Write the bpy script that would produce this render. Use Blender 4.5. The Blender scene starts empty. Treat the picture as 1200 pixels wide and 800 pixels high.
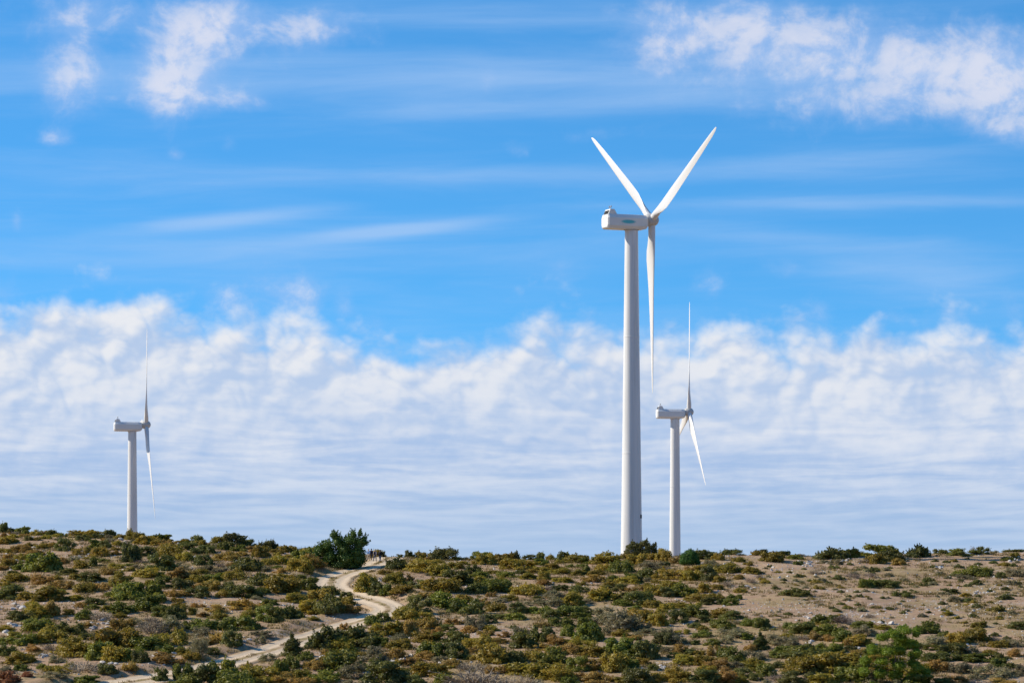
# A scrub-covered limestone ridge with three wind turbines under a cloudy blue sky.
# ---- what stands on the slope: kind, column, foot row, width, height, read off the photograph (1200 x 800) ----
SHRUBS = """
d4,623,9,12 d15,620,16,7 g27,624,18,9 r52,618,9,6 d62,622,15,8 o100,626,30,8 d129,626,14,9 d143,626,10,5 o157,632,16,13
d76,645,17,15 d97,633,13,7 g113,641,16,9 d124,642,12,9 o95,650,18,10 o117,652,18,11 g50,669,32,21 r25,647,22,9 o7,637,16,8
o9,663,16,9 r73,661,15,8 o95,666,16,10 g109,663,10,9 d80,673,24,9 o20,681,32,10 r50,684,24,12 r72,690,24,10 o98,694,22,12
d106,681,24,10 r127,673,16,9 o142,688,24,20 d153,658,18,22 d12,702,34,18 o52,703,36,16 g150,702,32,20
d165,624,14,7 g187,631,22,8 o172,637,24,10 o200,652,26,16 d231,632,14,9 o218,632,12,5 o256,634,16,8 d275,638,24,14 d292,636,16,9
d314,638,16,11 d218,644,22,9 d242,648,22,10 g265,644,16,9 d239,662,18,13 d170,651,22,11 d188,668,28,18 o217,657,16,11 r262,657,32,11
e205,663,12,7 e217,667,12,6 e250,670,26,8 d290,668,30,15 o306,652,16,12 o314,662,14,8 o175,676,30,11 r209,679,22,14 o232,682,20,9
o275,679,26,14 d305,685,24,14 o246,692,24,13 d268,693,18,12 d285,700,32,15 d190,689,18,14 d213,690,20,13 g172,697,26,15 r208,699,22,9
d233,700,22,13 g183,705,20,10
o43,724,26,18 r60,722,18,18 d24,727,24,11 g100,725,20,11 g143,718,26,13 o81,720,12,7 g45,738,40,14 d82,743,26,15 o60,752,40,19
g31,755,26,13 o17,747,14,7 r41,763,18,8 b58,762,10,7 o86,769,42,24 d101,749,14,8 o140,758,44,22 g117,772,24,20 o135,775,24,18
g157,774,20,14 d7,768,22,12 g50,784,12,6 x10,800,20,14 x32,793,10,6 b98,789,36,15 d125,790,18,11 g101,801,36,12 e62,795,24,7
g190,722,22,13 d205,726,20,16 g175,714,30,16 o221,720,14,12 o257,725,20,11 r290,714,34,12 g313,728,26,18 g236,737,30,12 g280,738,36,16
g258,738,18,11 d222,736,16,9 e200,740,28,18 b178,744,26,20 o198,756,34,20 g175,761,34,15 d165,776,16,14 r257,753,20,15 d272,757,24,18
d249,767,14,8 e313,774,16,9 e304,753,12,8 d188,797,20,19 g215,797,26,25 d238,802,28,22 g217,806,34,14 g262,797,28,24 g275,803,34,18 o305,799,36,20
d321,640,8,9 o336,647,20,8 d358,643,18,8 o362,652,22,9 g352,656,20,11 o328,661,18,11 o350,668,26,15 r368,665,22,14
g386,660,10,9 g371,657,22,17 d381,663,20,15 o362,664,24,12 d410,666,26,12 o441,646,24,12 d449,645,8,9 d468,647,10,5 d478,653,10,12 d466,667,20,13 o430,693,30,28 d441,697,22,20
o462,684,20,14 g455,697,18,14 r474,683,16,14 r328,671,14,6 g362,691,28,16 d386,697,24,15 o330,694,34,18 d405,703,22,14 o372,703,26,13 o346,706,24,12
d387,719,30,20 o405,709,16,10 o364,719,30,16 d340,724,28,14 d323,729,16,18 g436,731,24,14 d448,728,22,14 o453,744,32,17 o472,725,18,14
r480,745,20,18 r405,737,20,10 d384,761,38,26 d421,757,40,22 o402,763,28,16 r385,769,14,9 c343,769,24,25 g342,783,16,14 g328,793,22,18
g357,773,16,10 r369,785,24,11 g405,786,36,24 e437,775,26,18 d448,801,44,28 e412,795,28,18 r459,771,24,12 g378,799,30,14 r335,801,26,13
g482,650,12,9 o498,651,20,10 d522,656,28,15 o545,654,14,4 g564,653,20,10 o570,661,18,13 o585,661,18,10 o593,655,22,9 d604,655,10,10
o609,667,38,14 d621,655,14,7 d633,655,8,9 g635,662,16,8 o494,670,30,16 o533,666,18,8 d555,672,16,11 o516,675,22,14 d536,685,30,18
g563,676,20,7 o578,672,14,4 g595,676,20,7 o618,678,18,7 o624,671,14,5 o638,679,12,10 d492,689,22,10 o517,693,34,16 d558,695,20,13
g582,693,34,15 o619,697,32,12 r576,699,10,6 r566,708,14,8 e583,706,20,7 d490,719,24,22 g522,712,40,18 d547,719,32,18 o581,716,20,10
d608,718,20,13 g634,719,22,9 e627,709,26,8
o490,727,26,14 r505,737,22,14 r533,731,24,7 e557,738,22,18 d572,730,18,11 d584,725,14,6 g602,726,22,8 d524,739,16,8 r511,742,12,8
r550,741,16,8 o575,739,16,7 g601,736,7,4 o497,752,30,14 g523,752,26,12 d537,752,18,12 o558,759,30,16 d533,771,28,20 g504,770,24,17
r496,773,20,10 d614,758,30,18 d633,752,20,19 o579,777,32,22 d601,775,24,14 o634,775,30,17 o507,792,34,17 b555,808,60,24 b605,808,40,18 o622,793,40,16 d487,802,18,12
o645,655,10,7 d660,656,16,10 o674,659,26,11 g692,660,20,7 o709,660,30,14 r731,653,16,9 o746,661,18,12 o761,655,18,7 o776,656,16,13
c688,673,12,12 o677,674,14,7 o711,668,20,8 g729,671,22,15 o648,667,16,8 o656,672,26,8 r697,681,28,8 o660,682,20,6 o713,688,18,9
d724,692,22,8 o736,684,24,9 d748,683,10,9 d759,677,24,11 e764,666,26,9 o757,690,16,8 o771,697,26,13 d656,692,22,7 d678,695,18,10
o708,703,32,14 d748,709,32,16 o765,712,18,9 o669,709,22,14 e648,710,24,12
d646,725,18,12 g668,722,28,13 d684,719,20,9 g680,725,22,8 g687,732,20,9 e709,731,28,14 e735,738,36,22 e760,744,30,8 o752,729,30,15
o771,733,18,16 g666,745,16,13 g690,750,34,20 d643,746,12,11 r652,755,20,11 e710,744,14,9 o685,759,24,13 g724,765,34,17 d758,772,28,22
g741,771,20,11 r669,766,24,12 o696,769,30,12 d775,754,16,13 g646,777,28,18 g678,786,24,17 r694,785,26,15 o721,787,30,22 g740,782,16,10
d766,785,14,7 d748,803,30,20 r700,801,34,13 o652,797,34,20 g668,803,20,10 o770,799,18,10
o781,657,14,12 d826,655,22,11 o842,656,12,8 d858,650,22,8 o866,658,12,6 o876,662,10,5 o891,649,20,8 o905,658,22,11 d915,648,14,6
o855,671,28,12 d832,681,18,19 o825,667,20,6 o788,679,26,14 o811,680,22,13 o843,682,12,8 b851,687,14,6 b880,683,12,7 b891,678,10,5 o896,683,10,4
d782,699,16,12 g800,698,28,14 o787,689,20,9 o826,694,16,11 o843,703,14,9 o818,704,30,10 g856,709,16,8 d829,708,16,8 o797,712,22,7
d792,730,22,16 g815,723,26,14 d825,729,16,9 o844,723,26,11 d857,725,22,10 g848,737,24,13 d814,735,14,6 o824,738,14,6 e858,746,36,11
g881,733,20,9 g893,735,16,11 c891,761,18,19 e908,755,26,11 g815,755,9,5 g834,756,16,8 d781,755,12,13 r797,765,18,11 g858,775,26,18
r840,768,18,12 o820,767,12,5 o806,779,30,12 o827,780,24,13 r842,785,22,14 o885,785,30,14 r880,762,14,8 g898,792,18,14 d827,800,36,16
o792,799,30,18 r850,800,28,13 g911,771,14,8 o864,800,20,9 d886,797,14,8
d922,649,10,6 g930,655,20,6 e942,648,16,4 d974,655,28,14 o996,653,20,11 g1030,652,36,15 o1025,660,22,11 d1043,657,26,14 r1054,662,14,8
g1017,688,18,10 d1040,688,24,9 b1019,676,12,5 b1000,677,16,6 d931,698,26,9
b1019,724,10,6 d940,742,30,14 g925,737,12,8 g967,730,24,10 b990,730,30,11 g972,744,30,13 g989,751,22,13 r957,750,16,11 r973,751,14,8
e1013,745,26,13 o1006,756,26,12 r995,756,14,7 g969,765,34,12 d941,770,40,14 e926,757,20,12 r1009,768,16,9 o982,787,46,22 o937,788,36,19
g996,799,30,17 d932,801,34,14 o964,802,26,13
d1076,653,22,15 d1103,649,14,6 d1126,651,28,9 d1151,649,13,9 e1166,647,14,4 d1188,646,26,5 g1184,656,18,5 g1140,675,34,12 e1130,679,20,7
d1156,670,12,6 d1173,677,10,7 e1191,675,22,9 o1178,663,14,5 d1088,683,12,7 d1144,685,12,6 d1112,695,18,6
o1140,752,30,17 o1122,754,24,13 d1116,766,28,13 e1094,756,28,12 g1085,742,24,14 d1192,737,18,9 o1147,735,16,8 o1110,721,12,6
e1136,766,20,9 g1140,774,40,9 e1188,757,24,9 r1191,769,16,10 g1170,781,20,10 e1125,788,24,12 e1165,794,40,13 r1098,786,24,12 e1196,791,18,12
r1115,801,30,10 r1178,803,34,8 d1105,803,16,8
"""
# low heath cushions dotted over the bare right-hand slope: column, foot row, width
TUFTS = """
942,667,6 977,666,12 990,667,7 1006,668,7 965,672,6 956,676,6 971,676,5 949,681,7 983,679,13 1027,667,7 1041,675,11 1043,666,7
960,690,13 962,682,13 936,676,11 933,681,9 934,686,7 933,691,8 953,702,7 943,703,5 995,699,7 1007,699,9 1019,702,6 1034,701,7
1004,694,8 978,691,6 983,686,5 1052,692,5 1053,708,5 1010,716,12 1042,714,9 985,721,7 1033,729,8 1044,724,7
1068,685,6 1074,688,7 1093,685,11 1068,692,5 1073,694,6 1121,674,7 1124,687,7 1171,686,7 1178,691,10 1160,693,8 1133,655,7 1146,662,9
1118,658,9 1096,658,9 1109,659,8 1123,665,12 1102,673,11 1111,678,9 1164,660,9 1153,675,10 1184,685,16 1196,688,7 1142,706,9 1105,708,10
1081,709,5 1132,709,8 1173,716,8 1171,724,8 1130,730,9 1150,748,8 1165,745,11 1152,757,7 1180,748,9 1062,716,8 1088,718,6 1160,706,8
902,664,7 912,671,8 925,671,6 893,672,7 918,683,7 909,690,9 900,676,6 1005,709,8 962,709,7 975,713,8 1022,712,6 1058,705,6 1098,699,6
"""
# pale limestone breaking through: centre column, row, half width, half height, how many, size in px
ROCKS = """
18,653,9,4,7,4 42,645,7,3,4,5 88,653,11,3,6,4 143,635,7,2,4,5 10,668,7,4,4,4 110,684,6,2,4,3 147,662,7,4,5,3 12,712,13,4,5,9
16,733,9,4,4,6 8,742,7,3,3,7 118,734,14,7,12,6 150,738,8,2,3,5 26,760,4,2,2,4 45,768,18,3,8,5 126,779,14,4,8,6 190,771,20,5,12,7
286,750,8,5,6,5 230,652,5,3,3,4 375,773,9,4,4,7 355,790,4,2,2,4 470,776,11,4,4,9 525,777,18,3,7,5 489,781,6,4,3,6 565,744,10,4,5,5
598,744,12,4,6,4 812,704,11,3,7,4 872,689,16,4,9,4 906,655,9,3,8,3 985,657,24,5,16,4 948,660,12,3,8,4 1100,664,12,4,9,5 1130,714,40,5,12,3
1150,696,24,2,8,3 948,722,4,6,5,5 1036,731,10,4,5,6 1004,760,6,3,3,6 951,754,8,4,4,5 1131,757,12,3,6,6 1110,766,8,3,5,6 822,743,14,4,8,3
692,683,14,3,5,3 748,665,12,3,3,4 823,660,3,1,2,4 722,651,3,1,1,4 1190,656,10,3,6,4 1075,716,16,3,6,3 600,655,8,1,4,3 520,698,4,2,2,4
645,685,10,3,3,4 748,690,8,3,3,4 884,796,6,2,2,4 780,784,10,3,3,5 1010,733,9,3,4,4 1145,650,8,1,4,3 1172,705,14,4,8,3 668,700,12,3,3,3
"""
CREST = [(-400,626),(0,625),(60,627),(120,630),(170,632),(230,638),(300,644),(340,650),(380,655),(420,655),(445,652),(470,652),(520,656),
         (560,656),(620,657),(680,658),(740,656),(790,656),(850,652),(900,651),(960,651),(1000,651),(1060,651),(1120,649),(1170,647),(1200,646),(1600,645)]
# the dirt track's middle line on the photograph
TRACK = [(460,645),(454,654),(441,661),(420,667),(401,673),(387,680),(388,688),(408,696),(444,705),(459,712),(445,720),(418,727),(388,737),
         (355,748),(322,760),(285,771),(245,782),(200,791),(150,798),(95,806)]
import bpy, bmesh, math, random
import numpy as np
from mathutils import Vector, Matrix, Euler
PI = math.pi
rad = math.radians
scene = bpy.context.scene
COL = scene.collection
F = 4000.0            # focal length in photograph pixels
HZ = 690.0            # row of the camera's eye level

# ---------------------------------------------------------------- helpers
def lin(r, g, b):
    def f(c):
        c /= 255.0
        return c / 12.92 if c <= 0.04045 else ((c + 0.055) / 1.055) ** 2.4
    return (f(r), f(g), f(b), 1.0)

def tag(o, label=None, cat=None, group=None, kind=None):
    if label: o['label'] = label
    if cat: o['category'] = cat
    if group: o['group'] = group
    if kind: o['kind'] = kind
    return o

def link(name, mesh, mat=None, parent=None):
    o = bpy.data.objects.new(name, mesh)
    COL.objects.link(o)
    if mat is not None and mesh is not None and len(mesh.materials) == 0:
        mesh.materials.append(mat)
    if parent is not None: o.parent = parent
    return o

def empty(name, loc, rz=0.0):
    o = bpy.data.objects.new(name, None)
    COL.objects.link(o)
    o.location = loc
    o.rotation_euler = (0, 0, rz)
    o.empty_display_size = 0.3
    return o

def np_mesh(name, V, faces4=None, faces3=None, smooth=False):
    """mesh from arrays of verts, quads and triangles"""
    V = np.asarray(V, dtype=np.float32)
    q = np.zeros((0, 4), np.int32) if faces4 is None else np.asarray(faces4, np.int32).reshape(-1, 4)
    t = np.zeros((0, 3), np.int32) if faces3 is None else np.asarray(faces3, np.int32).reshape(-1, 3)
    m = bpy.data.meshes.new(name)
    m.vertices.add(len(V)); m.vertices.foreach_set('co', V.ravel())
    nl = len(q) * 4 + len(t) * 3
    m.loops.add(nl)
    m.loops.foreach_set('vertex_index', np.concatenate([q.ravel(), t.ravel()]))
    n = len(q) + len(t)
    m.polygons.add(n)
    tot = np.concatenate([np.full(len(q), 4, np.int32), np.full(len(t), 3, np.int32)])
    st = np.concatenate([[0], np.cumsum(tot)[:-1]]).astype(np.int32)
    m.polygons.foreach_set('loop_start', st)
    m.polygons.foreach_set('loop_total', tot)
    m.polygons.foreach_set('use_smooth', np.full(n, smooth))
    m.update(calc_edges=True)
    m.validate()
    return m

def bm_mesh(name, bm, smooth=True):
    bmesh.ops.recalc_face_normals(bm, faces=bm.faces[:])
    m = bpy.data.meshes.new(name)
    bm.to_mesh(m); bm.free()
    if smooth:
        for p in m.polygons: p.use_smooth = True
    return m

# ---------------------------------------------------------------- noise for the terrain
def _hash(ix, iy, s):
    h = (ix.astype(np.int64) * 374761393 + iy.astype(np.int64) * 668265263 + s * 1274126177) & 0x7fffffff
    h = ((h ^ (h >> 13)) * 1274126177) & 0x7fffffff
    return ((h ^ (h >> 16)) & 0xffff) / 65535.0

def vnoise(x, y, s=0):
    ix = np.floor(x); iy = np.floor(y)
    fx = x - ix; fy = y - iy
    fx = fx * fx * (3 - 2 * fx); fy = fy * fy * (3 - 2 * fy)
    a = _hash(ix, iy, s); b = _hash(ix + 1, iy, s); c = _hash(ix, iy + 1, s); d = _hash(ix + 1, iy + 1, s)
    return (a + (b - a) * fx) * (1 - fy) + (c + (d - c) * fx) * fy - 0.5

# ---------------------------------------------------------------- the lie of the land
_cp = np.array([c[0] for c in CREST], float); _cy = np.array([c[1] for c in CREST], float)
_gx = np.arange(-400, 1601, 5.0)
_gy = np.interp(_gx, _cp, _cy)
_k = np.exp(-0.5 * (np.arange(-8, 9) / 3.0) ** 2); _k /= _k.sum()
_gy = np.convolve(np.pad(_gy, 8, mode='edge'), _k, mode='valid')
def crest_row(px): return np.interp(px, _gx, _gy)
def crest_far(px): return 524.0 + 34.0 * np.clip((330 - px) / 330, 0, 1) + 14 * np.clip((px - 900) / 300, 0, 1)

def smin(a, b, k):
    h = np.clip(0.5 + 0.5 * (b - a) / k, 0, 1)
    return b * (1 - h) + a * h - k * h * (1 - h)

NEAR = 390.0
def base_height(x, y):
    """smooth hillside: falls from the viewer into a dip, climbs to the crest, then sinks behind it"""
    x = np.asarray(x, float); y = np.asarray(y, float)
    px = np.clip(600 + F * x / np.maximum(y, 120.0), -400, 1600)
    yc = crest_far(px)
    zc = yc * (HZ - crest_row(px)) / F
    z0 = NEAR * (HZ - 803.0) / F
    t = (y - NEAR) / (yc - NEAR)
    up = z0 + (zc + 0.35 - z0) * (t + 0.22 * t * (1 - np.clip(t, 0, 1.2)))
    down = zc + 0.9 - 0.145 * (y - yc)
    z = smin(up, down, 1.6)
    z = np.where(y > yc, -smin(-z, np.full_like(z, 9.6), 3.0), z)            # plateau behind
    dip = -1.7 - 0.066 * np.maximum(y, 0)
    z = np.where(y < NEAR, -smin(-np.where(y < NEAR, up, z), -np.maximum(dip, -60), 2.0), z)
    far = np.clip((y - 1200) / 2000, 0, 1)
    return z - far * 6.0

def rough(x, y):
    return (0.62 * vnoise(x / 15, y / 15, 1) + 0.34 * vnoise(x / 5.2, y / 5.2, 2) + 0.16 * vnoise(x / 1.9, y / 1.9, 3)
            + 0.07 * vnoise(x / 0.8, y / 0.8, 4)) * np.clip((y - 60) / 60, 0, 1)

def on_ray(px, py, height, y0=340.0, y1=590.0):
    """where the line of sight through a photograph point first meets the ground"""
    Y = np.arange(y0, y1, 0.1)
    X = (px - 600) / F * Y
    row = HZ - F * height(X, Y) / Y
    hit = np.nonzero(row <= py)[0]
    i = hit[0] if len(hit) else int(np.argmin(row))
    return float(X[i]), float(Y[i])

TRACK_XY = np.array([on_ray(px, py, base_height) for px, py in TRACK])
# round the corners of the track
def chaikin(P, n=3):
    for _ in range(n):
        Q = [P[0]]
        for a, b in zip(P[:-1], P[1:]):
            Q += [a * 0.75 + b * 0.25, a * 0.25 + b * 0.75]
        Q.append(P[-1]); P = np.array(Q)
    return P
_d = TRACK_XY[0] - TRACK_XY[1]; _d = _d / np.linalg.norm(_d)
TRACK_XY = np.vstack([TRACK_XY[0] + np.array([6.0, 45.0]), TRACK_XY])
TRACK_XY = chaikin(TRACK_XY)
_ts = TRACK_XY[::2]

def track_dist(x, y):
    """distance from the track's middle line, and how far uphill of it"""
    x = np.asarray(x, float); y = np.asarray(y, float)
    best = np.full(x.shape, 1e9); sgn = np.zeros(x.shape)
    for a, b in zip(_ts[:-1], _ts[1:]):
        ab = b - a; L2 = ab @ ab
        if L2 < 1e-9: continue
        t = np.clip(((x - a[0]) * ab[0] + (y - a[1]) * ab[1]) / L2, 0, 1)
        dx = x - a[0] - t * ab[0]; dy = y - a[1] - t * ab[1]
        d = np.hypot(dx, dy)
        m = d < best
        best = np.where(m, d, best)
        sgn = np.where(m, dy, sgn)
    return best, sgn

HALF = 2.9
def height(x, y, bed=0.0):
    x = np.asarray(x, float); y = np.asarray(y, float)
    b = base_height(x, y); r = rough(x, y)
    near = (np.abs(x) < 220) & (y > 300) & (y < 640)
    d = np.full(x.shape, 99.0); up = np.zeros(x.shape)
    if near.any():
        dd, uu = track_dist(x[near], y[near]); d[near] = dd; up[near] = uu
    w = np.clip((d - HALF) / 3.0, 0, 1); w = w * w * (3 - 2 * w)
    bank = np.where(up > 0, 0.75, -.05) * np.exp(-((d - 5.6) / 1.8) ** 2) * (0.7 + 1.2 * vnoise(x / 4, y / 4, 9))
    low = 0.25 * vnoise(x / 15, y / 15, 1)
    return b + w * r + (1 - w) * (low - 0.08) + bank - np.where(d < HALF + 0.3, bed, 0.0)

def ground_at(x, y): return float(height(np.array([x]), np.array([y]))[0])
# ---------------------------------------------------------------- node helper
class NT:
    """tiny expression builder over a shader node tree"""
    def __init__(s, tree): s.t = tree; s.n = tree.nodes; s.l = tree.links
    def set(s, sock, v):
        if isinstance(v, bpy.types.NodeSocket): s.l.new(v, sock)
        elif v is not None: sock.default_value = v
    def math(s, op, a, b=None, c=None, clamp=False):
        n = s.n.new('ShaderNodeMath'); n.operation = op; n.use_clamp = clamp
        s.set(n.inputs[0], a)
        if b is not None: s.set(n.inputs[1], b)
        if c is not None: s.set(n.inputs[2], c)
        return n.outputs[0]
    def add(s, a, b): return s.math('ADD', a, b)
    def sub(s, a, b): return s.math('SUBTRACT', a, b)
    def mul(s, a, b): return s.math('MULTIPLY', a, b)
    def rng(s, v, a, b, c=0.0, d=1.0, smooth=True):
        n = s.n.new('ShaderNodeMapRange'); n.interpolation_type = 'SMOOTHSTEP' if smooth else 'LINEAR'; n.clamp = True
        s.set(n.inputs['Value'], v); s.set(n.inputs['From Min'], a); s.set(n.inputs['From Max'], b)
        s.set(n.inputs['To Min'], c); s.set(n.inputs['To Max'], d)
        return n.outputs['Result']
    def vec(s, x, y, z=0.0):
        n = s.n.new('ShaderNodeCombineXYZ')
        for i, v in enumerate((x, y, z)): s.set(n.inputs[i], v)
        return n.outputs[0]
    def noise(s, vec, scale, detail=4.0, rough=0.55, dist=0.0, lac=2.0):
        n = s.n.new('ShaderNodeTexNoise'); n.noise_dimensions = '3D'
        s.set(n.inputs['Vector'], vec)
        n.inputs['Scale'].default_value = scale; n.inputs['Detail'].default_value = detail
        n.inputs['Roughness'].default_value = rough; n.inputs['Distortion'].default_value = dist
        n.inputs['Lacunarity'].default_value = lac
        return n.outputs['Fac']
    def mix(s, f, a, b):
        n = s.n.new('ShaderNodeMix'); n.data_type = 'RGBA'; n.clamp_factor = True
        s.set(n.inputs[0], f); s.set(n.inputs[6], a); s.set(n.inputs[7], b)
        return n.outputs[2]
    def node(s, kind, **kw):
        n = s.n.new(kind)
        for k, v in kw.items(): setattr(n, k, v)
        return n

def material(name):
    m = bpy.data.materials.new(name); m.use_nodes = True
    m.node_tree.nodes.clear()
    t = NT(m.node_tree)
    out = t.node('ShaderNodeOutputMaterial')
    return m, t, out

def principled(t, out, color, rough=0.6, bump=None, bump_d=0.02, spec=0.3):
    p = t.node('ShaderNodeBsdfPrincipled')
    t.set(p.inputs['Base Color'], color); t.set(p.inputs['Roughness'], rough)
    p.inputs['Specular IOR Level'].default_value = spec
    if bump is not None:
        b = t.node('ShaderNodeBump'); b.inputs['Strength'].default_value = 1.0; b.inputs['Distance'].default_value = bump_d
        t.set(b.inputs['Height'], bump); t.l.new(b.outputs[0], p.inputs['Normal'])
    t.l.new(p.outputs[0], out.inputs['Surface'])
    return p

def foliage(name, cols, transl=0.44, scale=2.2, hue=0.5):
    """leaf material: a mix of leaf tones by position, shifted a little from plant to plant"""
    m, t, out = material(name)
    g = t.node('ShaderNodeTexCoord').outputs['Object']
    inf = t.node('ShaderNodeObjectInfo')
    rnd = inf.outputs['Random']
    off = t.node('ShaderNodeVectorMath', operation='ADD')
    t.set(off.inputs[0], g); t.set(off.inputs[1], t.vec(t.mul(rnd, 37.0), t.mul(rnd, 91.0), 0.0))
    v = off.outputs[0]
    a = t.noise(v, scale * 1.6, 2.0, 0.6)
    b = t.noise(v, scale * 8, 2.0, 0.6)
    c = t.mix(t.rng(a, 0.38, 0.62), cols[0], cols[1])
    c = t.mix(t.mul(t.rng(b, 0.45, 0.72), 0.75), c, cols[2])
    hs = t.node('ShaderNodeHueSaturation')
    t.set(hs.inputs['Hue'], t.rng(rnd, 0.0, 1.0, 0.488, 0.512, False))
    t.set(hs.inputs['Value'], t.rng(t.math('FRACT', t.mul(rnd, 17.3)), 0.0, 1.0, 0.75, 1.3, False))
    t.set(hs.inputs['Saturation'], 1.0)
    t.set(hs.inputs['Color'], c)
    c = hs.outputs[0]
    d = t.node('ShaderNodeBsdfDiffuse'); t.set(d.inputs['Color'], c)
    tr = t.node('ShaderNodeBsdfTranslucent'); t.set(tr.inputs['Color'], c)
    gl = t.node('ShaderNodeBsdfGlossy'); gl.inputs['Roughness'].default_value = 0.55
    mx = t.node('ShaderNodeMixShader'); mx.inputs[0].default_value = transl
    t.l.new(d.outputs[0], mx.inputs[1]); t.l.new(tr.outputs[0], mx.inputs[2])
    m2 = t.node('ShaderNodeMixShader'); m2.inputs[0].default_value = 0.03
    t.l.new(mx.outputs[0], m2.inputs[1]); t.l.new(gl.outputs[0], m2.inputs[2])
    t.l.new(m2.outputs[0], out.inputs['Surface'])
    return m

def C(r, g, b): return (r, g, b, 1.0)
M = {}
M['d'] = foliage('dark_juniper_leaves', [C(.100, .112, .021), C(.150, .146, .026), C(.200, .168, .034)])
M['g'] = foliage('green_leaves', [C(.125, .150, .018), C(.185, .190, .022), C(.235, .200, .028)])
M['o'] = foliage('olive_brown_leaves', [C(.275, .210, .024), C(.345, .240, .030), C(.205, .192, .024)])
M['r'] = foliage('rusty_leaves', [C(.320, .190, .040), C(.375, .230, .050), C(.260, .195, .034)])
M['e'] = foliage('grey_green_leaves', [C(.230, .205, .095), C(.280, .235, .130), C(.185, .170, .070)])
M['b'] = foliage('bare_twigs', [C(.270, .205, .145), C(.320, .250, .185), C(.215, .160, .110)], 0.05)
M['x'] = foliage('red_leaves', [C(.290, .110, .045), C(.330, .150, .055), C(.230, .110, .045)])
M['c'] = M['d']
M['pine'] = foliage('pine_needles', [C(.115, .195, .012), C(.180, .240, .015), C(.145, .170, .013)], 0.42)
M['darkpine'] = foliage('dark_pine_needles', [C(.075, .135, .018), C(.115, .170, .022), C(.095, .125, .020)], 0.25)
M['round'] = foliage('lush_leaves', [C(.050, .130, .014), C(.075, .170, .018), C(.060, .115, .016)], 0.2)

def bark(name, c1, c2):
    m, t, out = material(name)
    g = t.node('ShaderNodeTexCoord').outputs['Object']
    n = t.noise(g, 6.0, 4.0)
    principled(t, out, t.mix(n, c1, c2), 0.9, n, 0.03)
    return m
M['bark'] = bark('brown_bark', C(.10, .075, .055), C(.19, .15, .11))
M['palebark'] = bark('pale_bark', C(.38, .34, .30), C(.55, .50, .45))

def ground_material():
    m, t, out = material('dry_hillside_soil')
    g = t.node('ShaderNodeTexCoord').outputs['Object']
    big = t.noise(g, 0.055, 3.0, 0.55)
    mid = t.noise(g, 0.42, 5.0, 0.62)
    fine = t.noise(g, 2.6, 4.0, 0.65)
    grit = t.noise(g, 9.0, 3.0, 0.7)
    soil = t.mix(t.rng(mid, .35, .65), C(.325, .210, .130), C(.440, .302, .195))
    grass = t.mix(t.rng(fine, .35, .65), C(.370, .262, .135), C(.265, .190, .085))
    c = t.mix(t.rng(t.add(t.mul(big, .5), t.mul(mid, .5)), .46, .58), soil, grass)
    # grey weathered limestone showing through
    stone = t.mix(grit, C(.36, .32, .29), C(.58, .53, .48))
    v = t.node('ShaderNodeTexVoronoi'); v.feature = 'F1'; t.set(v.inputs['Vector'], g); v.inputs['Scale'].default_value = 2.3
    patch = t.rng(t.add(t.noise(g, .16, 4.0, .6), t.mul(t.sub(fine, .5), .35)), .555, .650)
    c = t.mix(t.mul(patch, t.rng(v.outputs['Distance'], .50, .18)), c, stone)
    c = t.mix(t.mul(t.rng(t.add(t.mul(fine, .6), t.mul(mid, .4)), .52, .66), .75), c, C(.150, .105, .060))       # withered heath between
    c = t.mix(t.mul(t.rng(grit, .62, .72), .55), c, C(.52, .48, .44))           # small chips
    h = t.add(t.mul(fine, .7), t.mul(grit, .35))
    principled(t, out, c, 0.95, h, 0.16, 0.1)
    return m
M['ground'] = ground_material()

def track_material():
    m, t, out = material('pale_dirt_track')
    tc = t.node('ShaderNodeTexCoord')
    g = tc.outputs['Object']
    uv = t.node('ShaderNodeSeparateXYZ'); t.l.new(tc.outputs['UV'], uv.inputs[0])
    a = t.noise(g, .5, 4.0, .6); b = t.noise(g, 3.0, 4.0, .65); gr = t.noise(g, 11.0, 3.0, .7)
    across = t.add(uv.outputs[0], t.mul(t.sub(a, .5), .16))                     # 0..1 across the track
    rut = t.math('MAXIMUM', t.rng(t.math('ABSOLUTE', t.sub(across, .27)), .20, .09), t.rng(t.math('ABSOLUTE', t.sub(across, .73)), .20, .09))
    c = t.mix(b, C(.34, .235, .135), C(.44, .32, .20))
    worn = t.mix(b, C(.54, .415, .28), C(.64, .51, .36))
    c = t.mix(rut, c, worn)
    mid = t.mul(t.rng(t.math('ABSOLUTE', t.sub(across, .5)), .10, .03), t.rng(t.add(a, t.mul(b, .4)), .62, .78))
    c = t.mix(mid, c, C(.26, .20, .085))
    c = t.mix(t.mul(t.rng(gr, .60, .70), .5), c, C(.72, .66, .58))
    principled(t, out, c, 0.95, t.add(t.mul(b, .6), t.mul(gr, .4)), 0.06, 0.1)
    return m
M['track'] = track_material()

def rock_material():
    m, t, out = material('weathered_limestone')
    g = t.node('ShaderNodeTexCoord').outputs['Object']
    a = t.noise(g, 3.5, 5.0, .65); b = t.noise(g, 14.0, 4.0, .7)
    c = t.mix(a, C(.37, .335, .30), C(.62, .57, .51))
    c = t.mix(t.rng(b, .60, .75), c, C(.24, .215, .19))
    principled(t, out, c, 0.9, t.add(a, t.mul(b, .5)), 0.05, 0.2)
    return m
M['rock'] = rock_material()

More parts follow.
